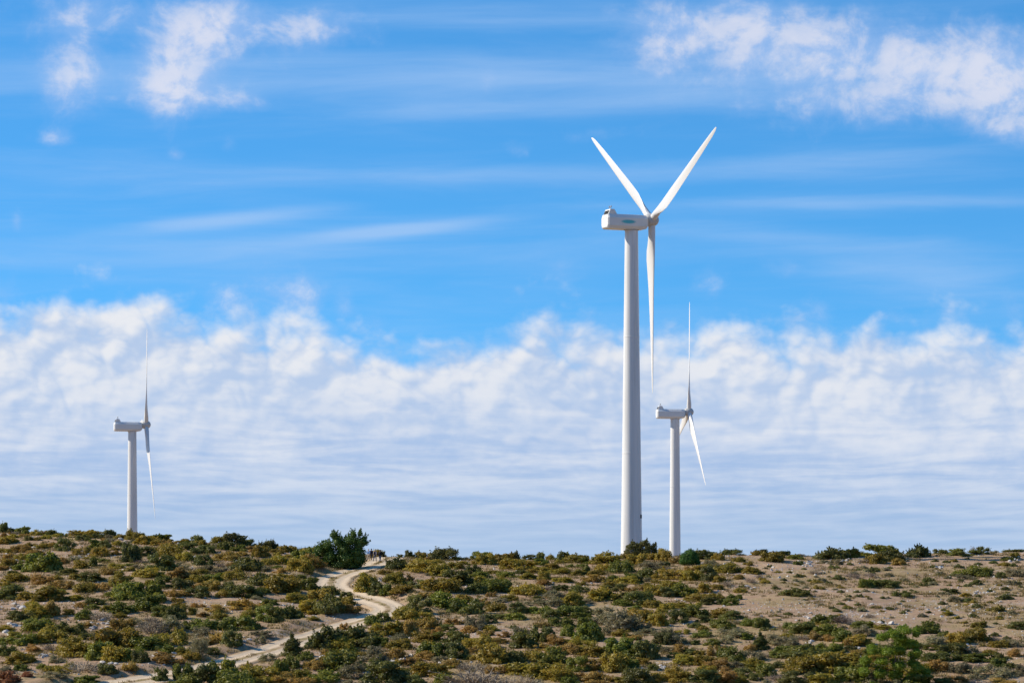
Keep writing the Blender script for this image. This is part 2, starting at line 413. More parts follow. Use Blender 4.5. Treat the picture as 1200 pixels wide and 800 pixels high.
def plain(name, col, rough=0.5, spec=0.4, var=0.06, scale=1.5):
    m, t, out = material(name)
    g = t.node('ShaderNodeTexCoord').outputs['Object']
    n = t.noise(g, scale, 4.0, .6)
    dark = (col[0] * (1 - var * 2), col[1] * (1 - var * 2), col[2] * (1 - var * 2.2), 1)
    principled(t, out, t.mix(n, dark, col), rough, None, 0.01, spec)
    return m
def painted_steel():
    """white paint with faint weather streaks and section joints"""
    m, t, out = material('white_tower_paint')
    g = t.node('ShaderNodeTexCoord').outputs['Object']
    mp = t.node('ShaderNodeMapping'); t.l.new(g, mp.inputs[0]); mp.inputs['Scale'].default_value = (2.2, 2.2, .06)
    s = t.noise(mp.outputs[0], 1.0, 4.0, .6)
    c = t.mix(t.rng(s, .40, .75), C(.67, .66, .64), C(.55, .54, .515))
    principled(t, out, c, 0.38, None, 0.01, 0.4)
    return m
M['paint'] = painted_steel()
M['blade'] = plain('white_blade_shell', C(.64, .63, .615), .35, .4, .03, .4)
M['nacelle'] = plain('white_nacelle_shell', C(.68, .675, .66), .42, .4, .05, .8)
M['hubgrey'] = plain('grey_hub_casting', C(.50, .49, .47), .45, .4, .06, 1.2)
M['dark'] = plain('dark_opening', C(.02, .02, .022), .7, .2)
M['steel'] = plain('galvanised_steel', C(.35, .36, .37), .45, .5)
def emblem_material():
    m, t, out = material('teal_emblem_paint')
    g = t.node('ShaderNodeTexCoord').outputs['Object']
    n = t.noise(g, 3.0, 3.0, .6)
    sp_ = t.node('ShaderNodeSeparateXYZ'); t.l.new(g, sp_.inputs[0])
    q = t.add(t.math('POWER', t.math('ABSOLUTE', t.mul(t.add(sp_.outputs[0], 1.15), 1 / 1.32)), 2.0), t.math('POWER', t.math('ABSOLUTE', t.mul(t.add(sp_.outputs[2], .42), 1 / .34)), 2.0))
    c = t.mix(t.rng(q, .35, 1.0), t.mix(n, C(.05, .36, .42), C(.10, .46, .50)), C(.50, .58, .58))      # the printed oval pales towards its rim
    principled(t, out, c, .45, None, .01, .4)
    return m
M['emblem'] = emblem_material()
M['concrete'] = plain('pale_concrete', C(.48, .46, .43), .9, .2, .1, 2.0)
# ---------------------------------------------------------------- foliage meshes
def rnd_unit(rng, n):
    v = rng.normal(size=(n, 3)); return v / np.linalg.norm(v, axis=1)[:, None]

_ico = None
def ico():
    global _ico
    if _ico is None:
        bm = bmesh.new(); bmesh.ops.create_icosphere(bm, subdivisions=2, radius=1.0)
        v = np.array([p.co[:] for p in bm.verts]); f = np.array([[q.index for q in p.verts] for p in bm.faces]); bm.free()
        _ico = (v, f)
    return _ico

def leaf_quads(P, N, size, rng, tilt=0.9, slim=0.55):
    """one diamond leaf at every point: lies roughly on the crown's skin, tipped at random"""
    n = len(P)
    d = N + rng.normal(size=(n, 3)) * tilt; d /= np.linalg.norm(d, axis=1)[:, None]
    a = np.cross(d, rnd_unit(rng, n)); a /= np.maximum(np.linalg.norm(a, axis=1), 1e-6)[:, None]
    b = np.cross(d, a)
    s = (size * rng.uniform(0.6, 1.35, n))[:, None]
    V = np.stack([P - a * s, P - b * s * slim, P + a * s, P + b * s * slim], 1).reshape(-1, 3)
    return V, np.arange(n * 4).reshape(-1, 4)

def clump_mesh(name, lobes, nleaf, size, seed, core=0.74, sprigs=0, sprig_len=0.16, up=0.35, floor=-0.03, tilt=0.62, ragged=0.22):
    """foliage: lobes (x, y, z, rx, ry, rz) carry leaves through their outer shell round a leafy dark inside"""
    rng = np.random.default_rng(seed)
    L = np.array(lobes, float)
    area = (L[:, 3] * L[:, 4] + L[:, 4] * L[:, 5] + L[:, 3] * L[:, 5])
    cnt = np.maximum((nleaf * area / area.sum()).astype(int), 8)
    Vs, Qs, Ts = [], [], []; base = 0
    for l, n in zip(L, cnt):
        u = rnd_unit(rng, n); u[:, 2] += up * rng.random(n); u /= np.linalg.norm(u, axis=1)[:, None]
        ph = rng.uniform(0, 6.28, 6)
        lump = (np.sin(u[:, 0] * 5 + ph[0]) + np.sin(u[:, 1] * 5.5 + ph[1]) + np.sin(u[:, 2] * 6 + ph[2])
                + 0.7 * np.sin(u[:, 0] * 11 + ph[3]) + 0.7 * np.sin(u[:, 1] * 12 + ph[4])) / 4.4
        rr = 0.86 + ragged * lump + rng.uniform(-0.16, 0.10, n)
        P = l[:3] + u * l[3:] * rr[:, None]
        ok = P[:, 2] > floor
        V, Q = leaf_quads(P[ok], u[ok], size, rng, tilt)
        Vs.append(V); Qs.append(Q + base); base += len(V)
        if core > 0:
            iv, it = ico()
            lu = (np.sin(iv[:, 0] * 5 + ph[0]) + np.sin(iv[:, 1] * 5.5 + ph[1]) + np.sin(iv[:, 2] * 6 + ph[2])) / 3
            cv = l[:3] + iv * l[3:] * (core * (0.92 + 0.24 * lu + rng.uniform(-.06, .06, len(iv))))[:, None]
            cv[:, 2] = np.maximum(cv[:, 2], floor)
            Vs.append(cv); Ts.append(it + base); base += len(cv)
    for _ in range(sprigs):                                # stray shoots that break the outline
        l = L[rng.integers(len(L))]
        u = rnd_unit(rng, 1)[0]; u[2] = abs(u[2]) + 0.35; u /= np.linalg.norm(u)
        k = 16
        tt = rng.uniform(0, 1, k)
        P = l[:3] + u * l[3:] * 0.85 + (u * np.array([.6, .6, 1.0]))[None] * (tt * sprig_len)[:, None] + rng.normal(size=(k, 3)) * sprig_len * 0.16 * (1.1 - tt)[:, None]
        V, Q = leaf_quads(P, np.tile(u, (k, 1)), size * 0.9, rng, 1.0)
        Vs.append(V); Qs.append(Q + base); base += len(V)
    return np_mesh(name, np.vstack(Vs), np.vstack(Qs), np.vstack(Ts) if Ts else None)

def fit_unit(m, w=1.0, h=None):
    """scale a plant mesh to width 1 (and height h), foot at z = 0"""
    V = np.empty(len(m.vertices) * 3, np.float32); m.vertices.foreach_get('co', V); V = V.reshape(-1, 3)
    lo = np.percentile(V, 0.8, axis=0); hi = np.percentile(V, 99.2, axis=0)
    V[:, 0] -= (lo[0] + hi[0]) / 2; V[:, 1] -= (lo[1] + hi[1]) / 2
    s = w / (hi[0] - lo[0]); V[:, :2] *= s
    V[:, 2] *= ((h / hi[2]) if h else s)
    m.vertices.foreach_set('co', V.ravel()); m.update()
    return m

def dome_lobes(rng, n, flat=0.5, rmin=.13, rmax=.23, spread=.36):
    out = []
    for i in range(n):
        r = spread * math.sqrt(rng.random()); a = rng.uniform(0, 6.283)
        R = rng.uniform(rmin, rmax) * (1.1 - 0.55 * r / spread * 0.6)
        z = (1 - (r / 0.55) ** 2) * flat * rng.uniform(0.25, 0.78)
        out.append((r * math.cos(a), r * math.sin(a), z, R, R, R * rng.uniform(.75, 1.0)))
    for k in range(5):                                     # a low skirt so that the plant sits on the ground
        a = k * 1.2566 + rng.uniform(-.3, .3)
        out.append((.27 * math.cos(a), .27 * math.sin(a), .04, .17, .17, .13))
    return out

def twig_mesh(name, seed, nstem=26, per=9, leafy=160, leaf=.018):
    """a bare bush: stems that fan up from one foot and fork, with a few withered leaves"""
    rng = np.random.default_rng(seed)
    Vs, Qs = [], []; base = 0; tips = []
    def strip(p, q, w0, w1):
        nonlocal base
        d = q - p; s = np.cross(d, rnd_unit(rng, 1)[0]); s /= max(np.linalg.norm(s), 1e-6)
        Vs.append(np.array([p - s * w0, p + s * w0, q + s * w1, q - s * w1])); Qs.append(np.array([[0, 1, 2, 3]]) + base); base += 4
    for i in range(nstem):
        a = rng.uniform(0, 6.283); e = rng.uniform(.35, 1.45)
        d = np.array([math.cos(a) * math.cos(e), math.sin(a) * math.cos(e), math.sin(e) * .85])
        p = np.array([math.cos(a), math.sin(a), 0]) * rng.uniform(0, .16)
        q = p + d * rng.uniform(.2, .32); strip(p, q, .009, .006)
        for j in range(per):
            st = p + (q - p) * rng.uniform(.3, 1)
            d2 = d + rng.normal(size=3) * .55; d2 /= np.linalg.norm(d2)
            en = st + d2 * rng.uniform(.10, .24); strip(st, en, .0055, .003)
            for _ in range(2):
                d3 = d2 + rng.normal(size=3) * .6; d3 /= np.linalg.norm(d3)
                s3 = st + (en - st) * rng.uniform(.3, 1); e3 = s3 + d3 * rng.uniform(.05, .13); strip(s3, e3, .004, .0025)
                tips.append(e3)
    V = np.vstack(Vs); Q = np.vstack(Qs)
    V[:, 2] = np.abs(V[:, 2])
    if leafy:
        T = np.array(tips)[rng.integers(0, len(tips), leafy)] + rng.normal(size=(leafy, 3)) * .015
        lv, lq = leaf_quads(T, rnd_unit(rng, leafy), leaf, rng)
        Q = np.vstack([Q, lq + len(V)]); V = np.vstack([V, lv])
    return np_mesh(name, V, Q)

NV = 8
PROTO = {}
def build_protos():
    for k, (nl, leaves, size, sp, sl, rag) in {
        'd': (9, 2600, .030, 22, .13, .26), 'g': (10, 2600, .032, 14, .11, .24), 'o': (11, 2400, .030, 18, .10, .24),
        'r': (11, 2200, .028, 22, .09, .24), 'x': (9, 1500, .034, 14, .12, .3)}.items():
        for v in range(NV if k != 'x' else 1):
            rng = np.random.default_rng(1000 + 37 * v + ord(k))
            lob = dome_lobes(rng, nl + int(rng.integers(-3, 4)), rng.uniform(.32, .66), rng.uniform(.09, .13), rng.uniform(.18, .25), rng.uniform(.28, .40))
            m = clump_mesh('shrub_' + k, lob, int(leaves * rng.uniform(1.0, 1.45)), size * rng.uniform(.72, 1.1), 50 + v, core=rng.uniform(.58, .72), sprigs=int(sp * rng.uniform(.4, 1.5)), sprig_len=sl * rng.uniform(.8, 1.3), ragged=rag * rng.uniform(.9, 1.5))
            fit_unit(m, 1.0, 0.5); m.materials.append(M[k]); PROTO[k, v] = m
    for v in range(NV):
        rng = np.random.default_rng(300 + v)
        lob = dome_lobes(rng, 9, .5, .11, .2, .36)
        m = clump_mesh('grey_shrub', lob, 1900, .022, 80 + v, core=.55, sprigs=40, sprig_len=.09, tilt=1.4, ragged=.3)
        fit_unit(m, 1.0, 0.5); m.materials.append(M['e']); PROTO['e', v] = m
        m = twig_mesh('bare_shrub', 120 + v); fit_unit(m, 1.0, .5); m.materials.append(M['b']); PROTO['b', v] = m
    for v in range(3):                                      # pointed junipers
        rng = np.random.default_rng(400 + v)
        lob = [(rng.uniform(-.05, .05), rng.uniform(-.05, .05), .12 + .27 * i, .40 - .075 * i, .40 - .075 * i, .24) for i in range(5)]
        for j in range(9):
            a = rng.uniform(0, 6.28); z = rng.uniform(.1, .85); r = .30 * (1.15 - z)
            lob.append((r * math.cos(a), r * math.sin(a), z, .15, .15, .2))
        m = clump_mesh('pointed_juniper', lob, 2400, .034, 140 + v, core=.7, sprigs=18, sprig_len=.16, up=.5)
        fit_unit(m, 1.0, 1.0); m.materials.append(M['d']); PROTO['c', v] = m
    for v in range(4):                                      # low heath cushions
        rng = np.random.default_rng(500 + v)
        lob = dome_lobes(rng, 4, .3, .16, .24, .26)
        m = clump_mesh('heath_cushion', lob, 620, .045, 160 + v, core=.7, sprigs=6, sprig_len=.08)
        fit_unit(m, 1.0, .4); m.materials.append(M[('d', 'o', 'd', 'e')[v]]); PROTO['t', v] = m
build_protos()

# ---------------------------------------------------------------- where each plant stands, and the words that single it out
def rowword(px, row):
    c = float(crest_row(px)); t = (row - c) / (803 - c)
    if row < c + 9: return 0
    return 1 if t < .30 else 2 if t < .62 else 3
ZX = [95, 215, 335, 480, 600, 700, 772, 850, 960, 1085, 9999]
ZNAME = ['west of the leftmost turbine', 'below the leftmost turbine', 'between leftmost turbine and hikers', 'around the hikers and track bend',
         'just east of the track', 'west of the tallest turbine', 'below the tallest turbine', 'below the rightmost turbine',
         'just east of the turbines', 'uphill of the lower pine', 'at the eastern edge']
ZNAME3 = list(ZNAME); ZNAME3[2] = 'along the lower track'; ZNAME3[9] = 'around the lower pine'
RNAME = ['on the skyline', 'high on the slope', 'midway up the slope', 'at the slope foot']
ORD = ['first', 'second', 'third', 'fourth', 'fifth', 'sixth', 'seventh', 'eighth', 'ninth', 'tenth', 'eleventh', 'twelfth', 'thirteenth',
       'fourteenth', 'fifteenth', 'sixteenth', 'seventeenth', 'eighteenth', 'nineteenth', 'twentieth']
def zone(px, row):
    import bisect
    r = rowword(px, row); z = bisect.bisect_right(ZX, px)
    return r, z, RNAME[r] + ' ' + (ZNAME3 if r == 3 else ZNAME)[z]
KIND = {'d': ('juniper_shrub', 'dark green', 'shrub'), 'c': ('pointed_juniper', 'dark pointed', 'juniper'), 'g': ('green_shrub', 'bright green', 'shrub'),
        'o': ('olive_shrub', 'olive-brown', 'shrub'), 'r': ('rusty_shrub', 'rust-brown', 'shrub'), 'e': ('grey_shrub', 'grey-green', 'shrub'),
        'b': ('bare_shrub', 'leafless brown', 'bush'), 'x': ('red_shrub', 'red-leaved', 'shrub'), 't': ('heath_cushion', 'low dark', 'heath cushion')}
GROUP = {'d': 'dark juniper shrubs on the hillside', 'c': 'pointed junipers on the hillside', 'g': 'bright green shrubs on the hillside', 'o': 'olive-brown shrubs on the hillside',
         'r': 'rust-brown shrubs on the hillside', 'e': 'grey-green shrubs on the hillside', 'b': 'leafless bushes on the hillside', 'x': 'red-leaved shrubs by the track',
         't': 'low heath cushions on the bare slope'}

PLANTS = []          # (kind, px, row, w, h)
for tok in SHRUBS.split():
    k = tok[0]; a = [float(v) for v in tok[1:].split(',')]
    PLANTS.append((k, *a))
for tok in TUFTS.split():
    a = [float(v) for v in tok.split(',')]
    PLANTS.append(('t', a[0], a[1], a[2], a[2] * .38))
_r = random.Random(8)
for _ in range(85):
    px = _r.uniform(865, 1198); row = float(crest_row(px)) + 8 + 82 * _r.random(); w = 5 + _r.gammavariate(2.0, 1.8)
    PLANTS.append(('t', px, row, w, w * .38))
# a few more where the photograph's scrub closes up
_r = random.Random(5)
def crowded(px, row, w):
    for p in PLANTS:
        if abs(p[1] - px) < (p[3] + w) * .33 and abs((p[2] - p[4] * .4) - (row - w * .2)) < (p[4] + w * .5) * .36: return True
    return False
_added = 0
for _ in range(12000):
    if _added >= 300: break
    px = _r.uniform(2, 1198); c = float(crest_row(px)); row = c + 3 + (803 - c) * _r.random()
    t = (row - c) / (803 - c)
    if _ % 4 == 0 and (px < 340 or 480 < px < 720): row = c + _r.uniform(0, 5); t = 0.02
    if px < 330: dens = 1.0 if t < .5 else .45
    elif px < 480: dens = .5
    elif px < 700: dens = .5 if t < .5 else .8
    elif px < 870: dens = .7
    else: dens = .03 if t < .62 else .7
    if _r.random() > dens: continue
    x, y = on_ray(px, row, base_height)
    if track_dist(np.array([x]), np.array([y]))[0][0] < 4.4: continue
    w = _r.uniform(11, 22) * (.75 + .7 * t)
    if crowded(px, row, w): continue
    k = _r.choice('ooooooorrrrggdeeb' if px < 700 else 'oooorggddeeeb')
    PLANTS.append((k, px, row, w, w * _r.uniform(.34, .52))); _added += 1

from collections import defaultdict
_by = defaultdict(list)
for i, p in enumerate(PLANTS): _by[(p[0],) + zone(p[1], p[2])[:2]].append(i)
LABEL = {}
for key, idx in _by.items():
    idx.sort(key=lambda i: PLANTS[i][1])
    k = key[0]; phrase = zone(PLANTS[idx[0]][1], PLANTS[idx[0]][2])[2]
    if key[1] == 3 and False: pass
    for n, i in enumerate(idx):
        w = KIND[k]
        if k == 't': s = f'low dark heath cushion dotting the soil {phrase}'
        elif len(idx) == 1: s = f'only {w[1]} {w[2]} {phrase}'
        elif n == 0: s = f'leftmost {w[1]} {w[2]} {phrase}'
        elif n == len(idx) - 1 and n > 1: s = f'rightmost {w[1]} {w[2]} {phrase}'
        elif len(idx) == 2: s = f'right-hand {w[1]} {w[2]} {phrase}'
        else: s = f'{ORD[n]} {w[1]} {w[2]} from left, {phrase}'
        LABEL[i] = s

_rng = random.Random(11)
for i, (k, px, row, w, h) in enumerate(PLANTS):
    if k == 'c': v = _rng.randrange(3)
    elif k == 't': v = _rng.randrange(4)
    elif k == 'x': v = 0
    else: v = _rng.randrange(NV)
    x, y = on_ray(px, row, height); d0 = float(track_dist(np.array([x]), np.array([y]))[0][0])
    W = w * y / F * (1.10 if k in 'ct' else 1.36); H = h * y / F * (1.10 if k == 'c' else 1.04)
    lim = max((d0 - HALF * .75) / .48, w * y / F * .95)
    if W > lim: H *= max(lim / W, .75); W = lim
    y += W * .26; x = (px - 600) / F * y
    m = PROTO[k, v]
    o = link(KIND[k][0], m)
    unit = {'c': 1.0, 't': .4}.get(k, .5)
    z = ground_at(x, y)
    o.location = (x, y, z - .04 * W)
    o.rotation_euler = (0, 0, _rng.uniform(0, 6.283))
    o.scale = (W, W * _rng.uniform(.8, 1.05), H / unit)
    tag(o, LABEL[i], KIND[k][2], GROUP[k] if k != 't' else 'low heath cushions ' + zone(px, row)[2])

# ---------------------------------------------------------------- trees
def tube(bm, pts, radii, seg=7):
    rings = []
    for i, (p, r) in enumerate(zip(pts, radii)):
        p = Vector(p)
        d = (Vector(pts[min(i + 1, len(pts) - 1)]) - Vector(pts[max(i - 1, 0)])).normalized()
        a = d.orthogonal().normalized(); b = d.cross(a)
        if i and (a - pa).length > (a + pa).length: a = -a; b = -b
        pa = a
        rings.append([bm.verts.new(p + (a * math.cos(t) + b * math.sin(t)) * r) for t in [k * 2 * PI / seg for k in range(seg)]])
    for r0, r1 in zip(rings[:-1], rings[1:]):
        off = min(range(seg), key=lambda o: sum((r0[k].co - r1[(k + o) % seg].co).length for k in range(0, seg, 2)))
        for k in range(seg):
            bm.faces.new((r0[k], r0[(k + 1) % seg], r1[(k + 1 + off) % seg], r1[(k + off) % seg]))
    bm.faces.new(rings[0][::-1]); bm.faces.new(rings[-1])

def limbs(seed, trunk, r0, targets):
    """a tapered trunk that divides into limbs reaching into the crown"""
    rng = random.Random(seed); bm = bmesh.new()
    tube(bm, trunk, [r0 * (1 - .6 * i / (len(trunk) - 1)) for i in range(len(trunk))])
    for tg in targets:
        s = Vector(trunk[rng.randrange(max(1, len(trunk) // 2), len(trunk))]); e = Vector(tg)
        mid = (s + e) / 2 + Vector((rng.uniform(-.15, .15), rng.uniform(-.15, .15), -.12)) * (e - s).length
        tube(bm, [s, mid, e], [r0 * .34, r0 * .24, r0 * .08], 5)
    return bm_mesh('trunk', bm)

def tree(name, label, px, row, crown, trunk, crown_mat, bark_mat, group=None, back=0.0):
    x, y = on_ray(px, row, height); y += back; x = (px - 600) / F * y
    t = empty(name, (x, y, ground_at(x, y) - .05)); tag(t, label, 'tree', group)
    link('crown', crown, crown_mat, t); link('trunk', trunk, bark_mat, t)
    return t, y

# big dark pine beside the hikers: two joined heads, a long skirt towards the track
S = 504 / F
big = []
for (cx, cz, r, rz) in [(-2, 36, 9, 9), (-12, 30, 9, 8), (10, 36, 10, 9), (20, 32, 9, 10), (-20, 25, 8, 7), (4, 27, 13, 11), (18, 22, 12, 11), (-10, 18, 12, 10),
                        (-24, 15, 8, 8), (6, 14, 15, 12), (20, 12, 10, 10), (-30, 13, 8, 7), (-36, 8, 8, 6), (-26, 4, 9, 6), (-16, 7, 11, 8), (2, 4, 13, 8), (14, 3, 11, 8), (26, 36, 5, 5), (14, 43, 5, 5), (-6, 43, 5, 5), (21, 44, 4, 5)]:
    for j in (-1, 0, 1):
        rr = random.Random(cx * 31 + cz * 7 + j)
        big.append(((cx * 1.16 + rr.uniform(-2, 2)) * S, (j * 10 + rr.uniform(-3, 3)) * S * .9, (cz * .92 + rr.uniform(-1.5, 1.5) - abs(j) * 3) * S, r * S * .82, r * S * .8, rz * S * .76))
tree('pine_tree', 'big dark bushy pine on the skyline, standing beside the group of hikers', 398, 664,
     clump_mesh('crown', big, 15000, .13, 7, core=.62, sprigs=150, sprig_len=.55, ragged=.3, tilt=1.1), limbs(3, [(0, 0, 0), (.1, 0, .8), (.3, .1, 2.0), (.4, .1, 3.6)], .22, [(b[0], b[1], b[2]) for b in big[::4]]),
     M['darkpine'], M['bark'])
# dark juniper tree in front of the tallest turbine's foot
S = 517 / F
jun = []
for (cx, cz, r) in [(-13, 12, 6), (-7, 15, 5), (-2, 12, 6), (3, 17, 5), (8, 14, 6), (14, 11, 6), (17, 7, 5), (-16, 6, 5), (-6, 7, 7), (6, 7, 7), (0, 4, 7), (-12, 2, 6), (12, 2, 6), (6, 20, 3), (-10, 18, 2.5), (17, 15, 2.5)]:
    for j in (-1, 1):
        rr = random.Random(cx * 17 + cz + j)
        jun.append((cx * S, (j * 4 + rr.uniform(-2, 2)) * S, (cz + rr.uniform(-1, 1)) * S, r * S * .85, r * S, r * S * .8))
tree('juniper_tree', 'dark spreading juniper tree in front of the foot of the tallest turbine', 751, 651,
     clump_mesh('crown', jun, 7000, .10, 17, core=.58, sprigs=80, sprig_len=.35, ragged=.34), limbs(5, [(0, 0, 0), (.05, 0, .5), (.1, 0, 1.1)], .16, [(b[0], b[1], b[2]) for b in jun[::3]]), M['d'], M['bark'])
# rounded lush tree right of the towers
S = 508 / F
rnd = [(0, 0, 10 * S, 10 * S, 10 * S, 9 * S), (-4 * S, -2 * S, 8 * S, 9 * S, 8 * S, 8 * S), (5 * S, 0, 8 * S, 8 * S, 8 * S, 8 * S), (0, -5 * S, 6 * S, 9 * S, 7 * S, 6 * S), (1 * S, 0, 14 * S, 7 * S, 7 * S, 6 * S), (-6 * S, 2 * S, 5 * S, 7 * S, 7 * S, 6 * S), (8 * S, 2 * S, 4 * S, 6 * S, 7 * S, 5 * S)]
tree('round_tree', 'small rounded lush green tree just beside the foot of the rightmost turbine', 808, 662,
     clump_mesh('crown', rnd, 5200, .085, 27, core=.74, sprigs=20, sprig_len=.2, ragged=.2), limbs(7, [(0, 0, 0), (0, 0, .6), (0, 0, 1.2)], .12, [(b[0], b[1], b[2]) for b in rnd]), M['round'], M['bark'])
# feathery young pine low on the right
S = 412 / F
pine = []
for (cx, cz, r, rz) in [(2, 58, 11, 8), (16, 60, 10, 7), (28, 57, 8, 6), (-12, 50, 10, 7), (8, 48, 13, 8), (24, 46, 12, 7), (-22, 38, 10, 7), (-6, 38, 12, 8), (10, 36, 13, 8), (28, 34, 11, 7),
                        (-28, 26, 10, 7), (-12, 24, 12, 8), (6, 22, 13, 8), (24, 20, 12, 8), (34, 14, 9, 7), (-30, 12, 10, 7), (-14, 10, 12, 8), (4, 8, 13, 8), (22, 6, 12, 8), (-24, 2, 10, 6), (12, -2, 12, 6), (30, 0, 9, 6)]:
    for j in (-1, 1):
        rr = random.Random(cx * 13 + cz + j)
        pine.append(((cx - 2 + rr.uniform(-3, 3)) * S, (j * 12 + rr.uniform(-5, 5)) * S, (cz + rr.uniform(-3, 3)) * S, r * S * .68, r * S * .75, rz * S * .66))
tree('young_pine', 'feathery light green young pine at the slope foot, lower right of the hill', 1048, 801,
     clump_mesh('crown', pine, 24000, .080, 37, core=.74, sprigs=330, sprig_len=.34, ragged=.34, tilt=1.3), limbs(9, [(0, 0, 0), (.05, 0, 1.2), (.12, 0, 2.6), (.2, 0, 4.2)], .13, [(b[0], b[1], b[2]) for b in pine[::3]]), M['pine'], M['bark'])
# dry grey tree above the lower track
g = twig_mesh('crown', 77, 34, 11, 900, .022); fit_unit(g, 2.6, 2.5)
V = np.empty(len(g.vertices) * 3, np.float32); g.vertices.foreach_get('co', V); V = V.reshape(-1, 3); V[:, 2] += .25; g.vertices.foreach_set('co', V.ravel())
tree('withered_tree', 'withered grey-leaved little tree with pale bare stems above the lower track', 233, 770, g,
     limbs(11, [(.1, 0, 0), (.12, 0, .5), (.05, 0, 1.0)], .07, [(-.5, 0, 1.4), (.4, .2, 1.7), (-.1, -.3, 1.8), (.15, -.2, 1.5), (-.6, -.1, .9), (.7, 0, 1.2)]), M['e'], M['palebark'])
# thin bare tree on the right skyline
g = twig_mesh('crown', 78, 14, 8, 60, .03); fit_unit(g, 1.2, 1.0)
V = np.empty(len(g.vertices) * 3, np.float32); g.vertices.foreach_get('co', V); V = V.reshape(-1, 3); V[:, 2] += .35; g.vertices.foreach_set('co', V.ravel())
tree('bare_tree', 'thin leafless little tree on the skyline beside a dark juniper shrub', 1140, 649, g,
     limbs(13, [(0, 0, 0), (.02, 0, .35), (0, 0, .6)], .04, [(-.3, 0, .95), (.25, .1, 1.0), (0, -.2, 1.1)]), M['b'], M['bark'])
# ---------------------------------------------------------------- wind turbines
def loft(bm, rings, cap=True):
    R = [[bm.verts.new(p) for p in r] for r in rings]
    n = len(R[0])
    for a, b in zip(R[:-1], R[1:]):
        for k in range(n): bm.faces.new((a[k], a[(k + 1) % n], b[(k + 1) % n], b[k]))
    if cap: bm.faces.new(R[0][::-1]); bm.faces.new(R[-1])
    return R

def ring(r, z, seg=48): return [(r * math.cos(2 * PI * k / seg), r * math.sin(2 * PI * k / seg), z) for k in range(seg)]

def auto_smooth(m, ang=35):
    m.polygons.foreach_set('use_smooth', [True] * len(m.polygons))
    try: m.set_sharp_from_angle(angle=rad(ang))
    except Exception: pass
    return m

def tower_mesh(h, r0, r1):
    bm = bmesh.new()
    rings = []
    for i in range(41):
        t = i / 40; r = r0 + (r1 - r0) * (t ** 0.92); rings.append(ring(r, h * t))
        if i in (13, 27): rings.append(ring(r + .022, h * t + .02)); rings.append(ring(r + .022, h * t + .16)); rings.append(ring(r0 + (r1 - r0) * (t ** .92) - .002, h * t + .18))
    loft(bm, rings)
    return auto_smooth(bm_mesh('tower', bm))

def nacelle_mesh():
    def sec(x, k, top=.74, bot=-1.55):
        y = 1.45 * k
        return [(x, -y, .16 * k), (x, -y, -1.05 * k), (x, -y * .80, (bot + .04) * k + .0), (x, y * .80, (bot + .04) * k), (x, y, -1.05 * k), (x, y, .16 * k), (x, y * .70, top * k), (x, -y * .70, top * k)]
    bm = bmesh.new()
    loft(bm, [sec(-4.55, .86), sec(-4.30, 1.0), sec(-1.0, 1.01), sec(1.35, 1.0), sec(2.05, .93), sec(2.40, .70)])
    bmesh.ops.bevel(bm, geom=[e for e in bm.edges if e.is_valid], offset=.035, segments=1, affect='EDGES', clamp_overlap=True)
    return bm_mesh('nacelle', bm, False)

def prism(pts, y0, y1, bevel=.03):
    bm = bmesh.new()
    loft(bm, [[(x, y0, z) for x, z in pts], [(x, y1, z) for x, z in pts]])
    if bevel: bmesh.ops.bevel(bm, geom=bm.edges[:], offset=bevel, segments=2, affect='EDGES')
    return auto_smooth(bm_mesh('prism', bm), 30)

def blade_mesh(L=26.2):
    """root cylinder that swells into the widest chord, then tapers and untwists towards a thin tip; span +z, rotor axis +x, leading edge +y"""
    st = [(0.0, 1.10, 1.10, -20), (1.3, 1.10, 1.08, -20), (2.4, 1.45, .98, -19), (4.0, 2.02, .80, -17), (5.4, 2.20, .66, -14), (7.5, 2.05, .52, -10), (10, 1.80, .42, -6.5),
          (14, 1.48, .36, -3), (18, 1.20, .36, -.5), (22, .90, .30, 1.5), (24.4, .68, .22, 3), (25.6, .46, .15, 4), (26.05, .26, .08, 4), (26.2, .09, .04, 4)]
    bm = bmesh.new(); rings = []; n = 28
    for r, c, th, tw in st:
        blend = min(1, max(0, (r - 1.3) / 3.2)); pts = []
        for k in range(n):
            a = 2 * PI * k / n
            cy, cx = math.cos(a) * .5, math.sin(a) * .5                            # round root
            s = (1 - math.cos(a)) / 2                                              # 0 nose .. 1 tail
            t = 1.9 * (.2969 * math.sqrt(s) - .126 * s - .3516 * s * s + .2843 * s ** 3 - .1015 * s ** 4) / .19
            ay = .32 - s; ax = math.copysign(max(t, 0) * .5 * .55 + .004, math.sin(a)) if 0 < k < n else 0
            y = cy * (1 - blend) + ay * blend; x = cx * (1 - blend) + ax * blend
            y *= c; x *= th * (1 if blend < 1 else 1.0)
            w = rad(tw)
            pts.append((x * math.cos(w) - y * math.sin(w) - .0007 * r * r * 0, x * math.sin(w) + y * math.cos(w), r * L / 26.2))
        rings.append(pts)
    loft(bm, rings)
    return auto_smooth(bm_mesh('blade', bm), 50)

def hub_mesh():
    bm = bmesh.new()
    prof = [(-1.0, .80), (-.85, .94), (0, 1.02), (.45, .96), (.80, .76), (1.02, .48), (1.12, .20), (1.14, .02)]
    loft(bm, [[(x, r * math.cos(2 * PI * k / 36), r * math.sin(2 * PI * k / 36)) for k in range(36)] for x, r in prof])
    return auto_smooth(bm_mesh('hub', bm), 40)

TM = dict(nacelle=nacelle_mesh(), blade=blade_mesh(), hub=hub_mesh(),
          cool=prism([(-4.58, .10), (-3.98, 1.52), (-3.30, 1.48), (-2.85, .70)], -1.02, 1.02))
for k, mm in (('nacelle', 'nacelle'), ('blade', 'blade'), ('hub', 'hubgrey'), ('cool', 'nacelle')): TM[k].materials.append(M[mm])

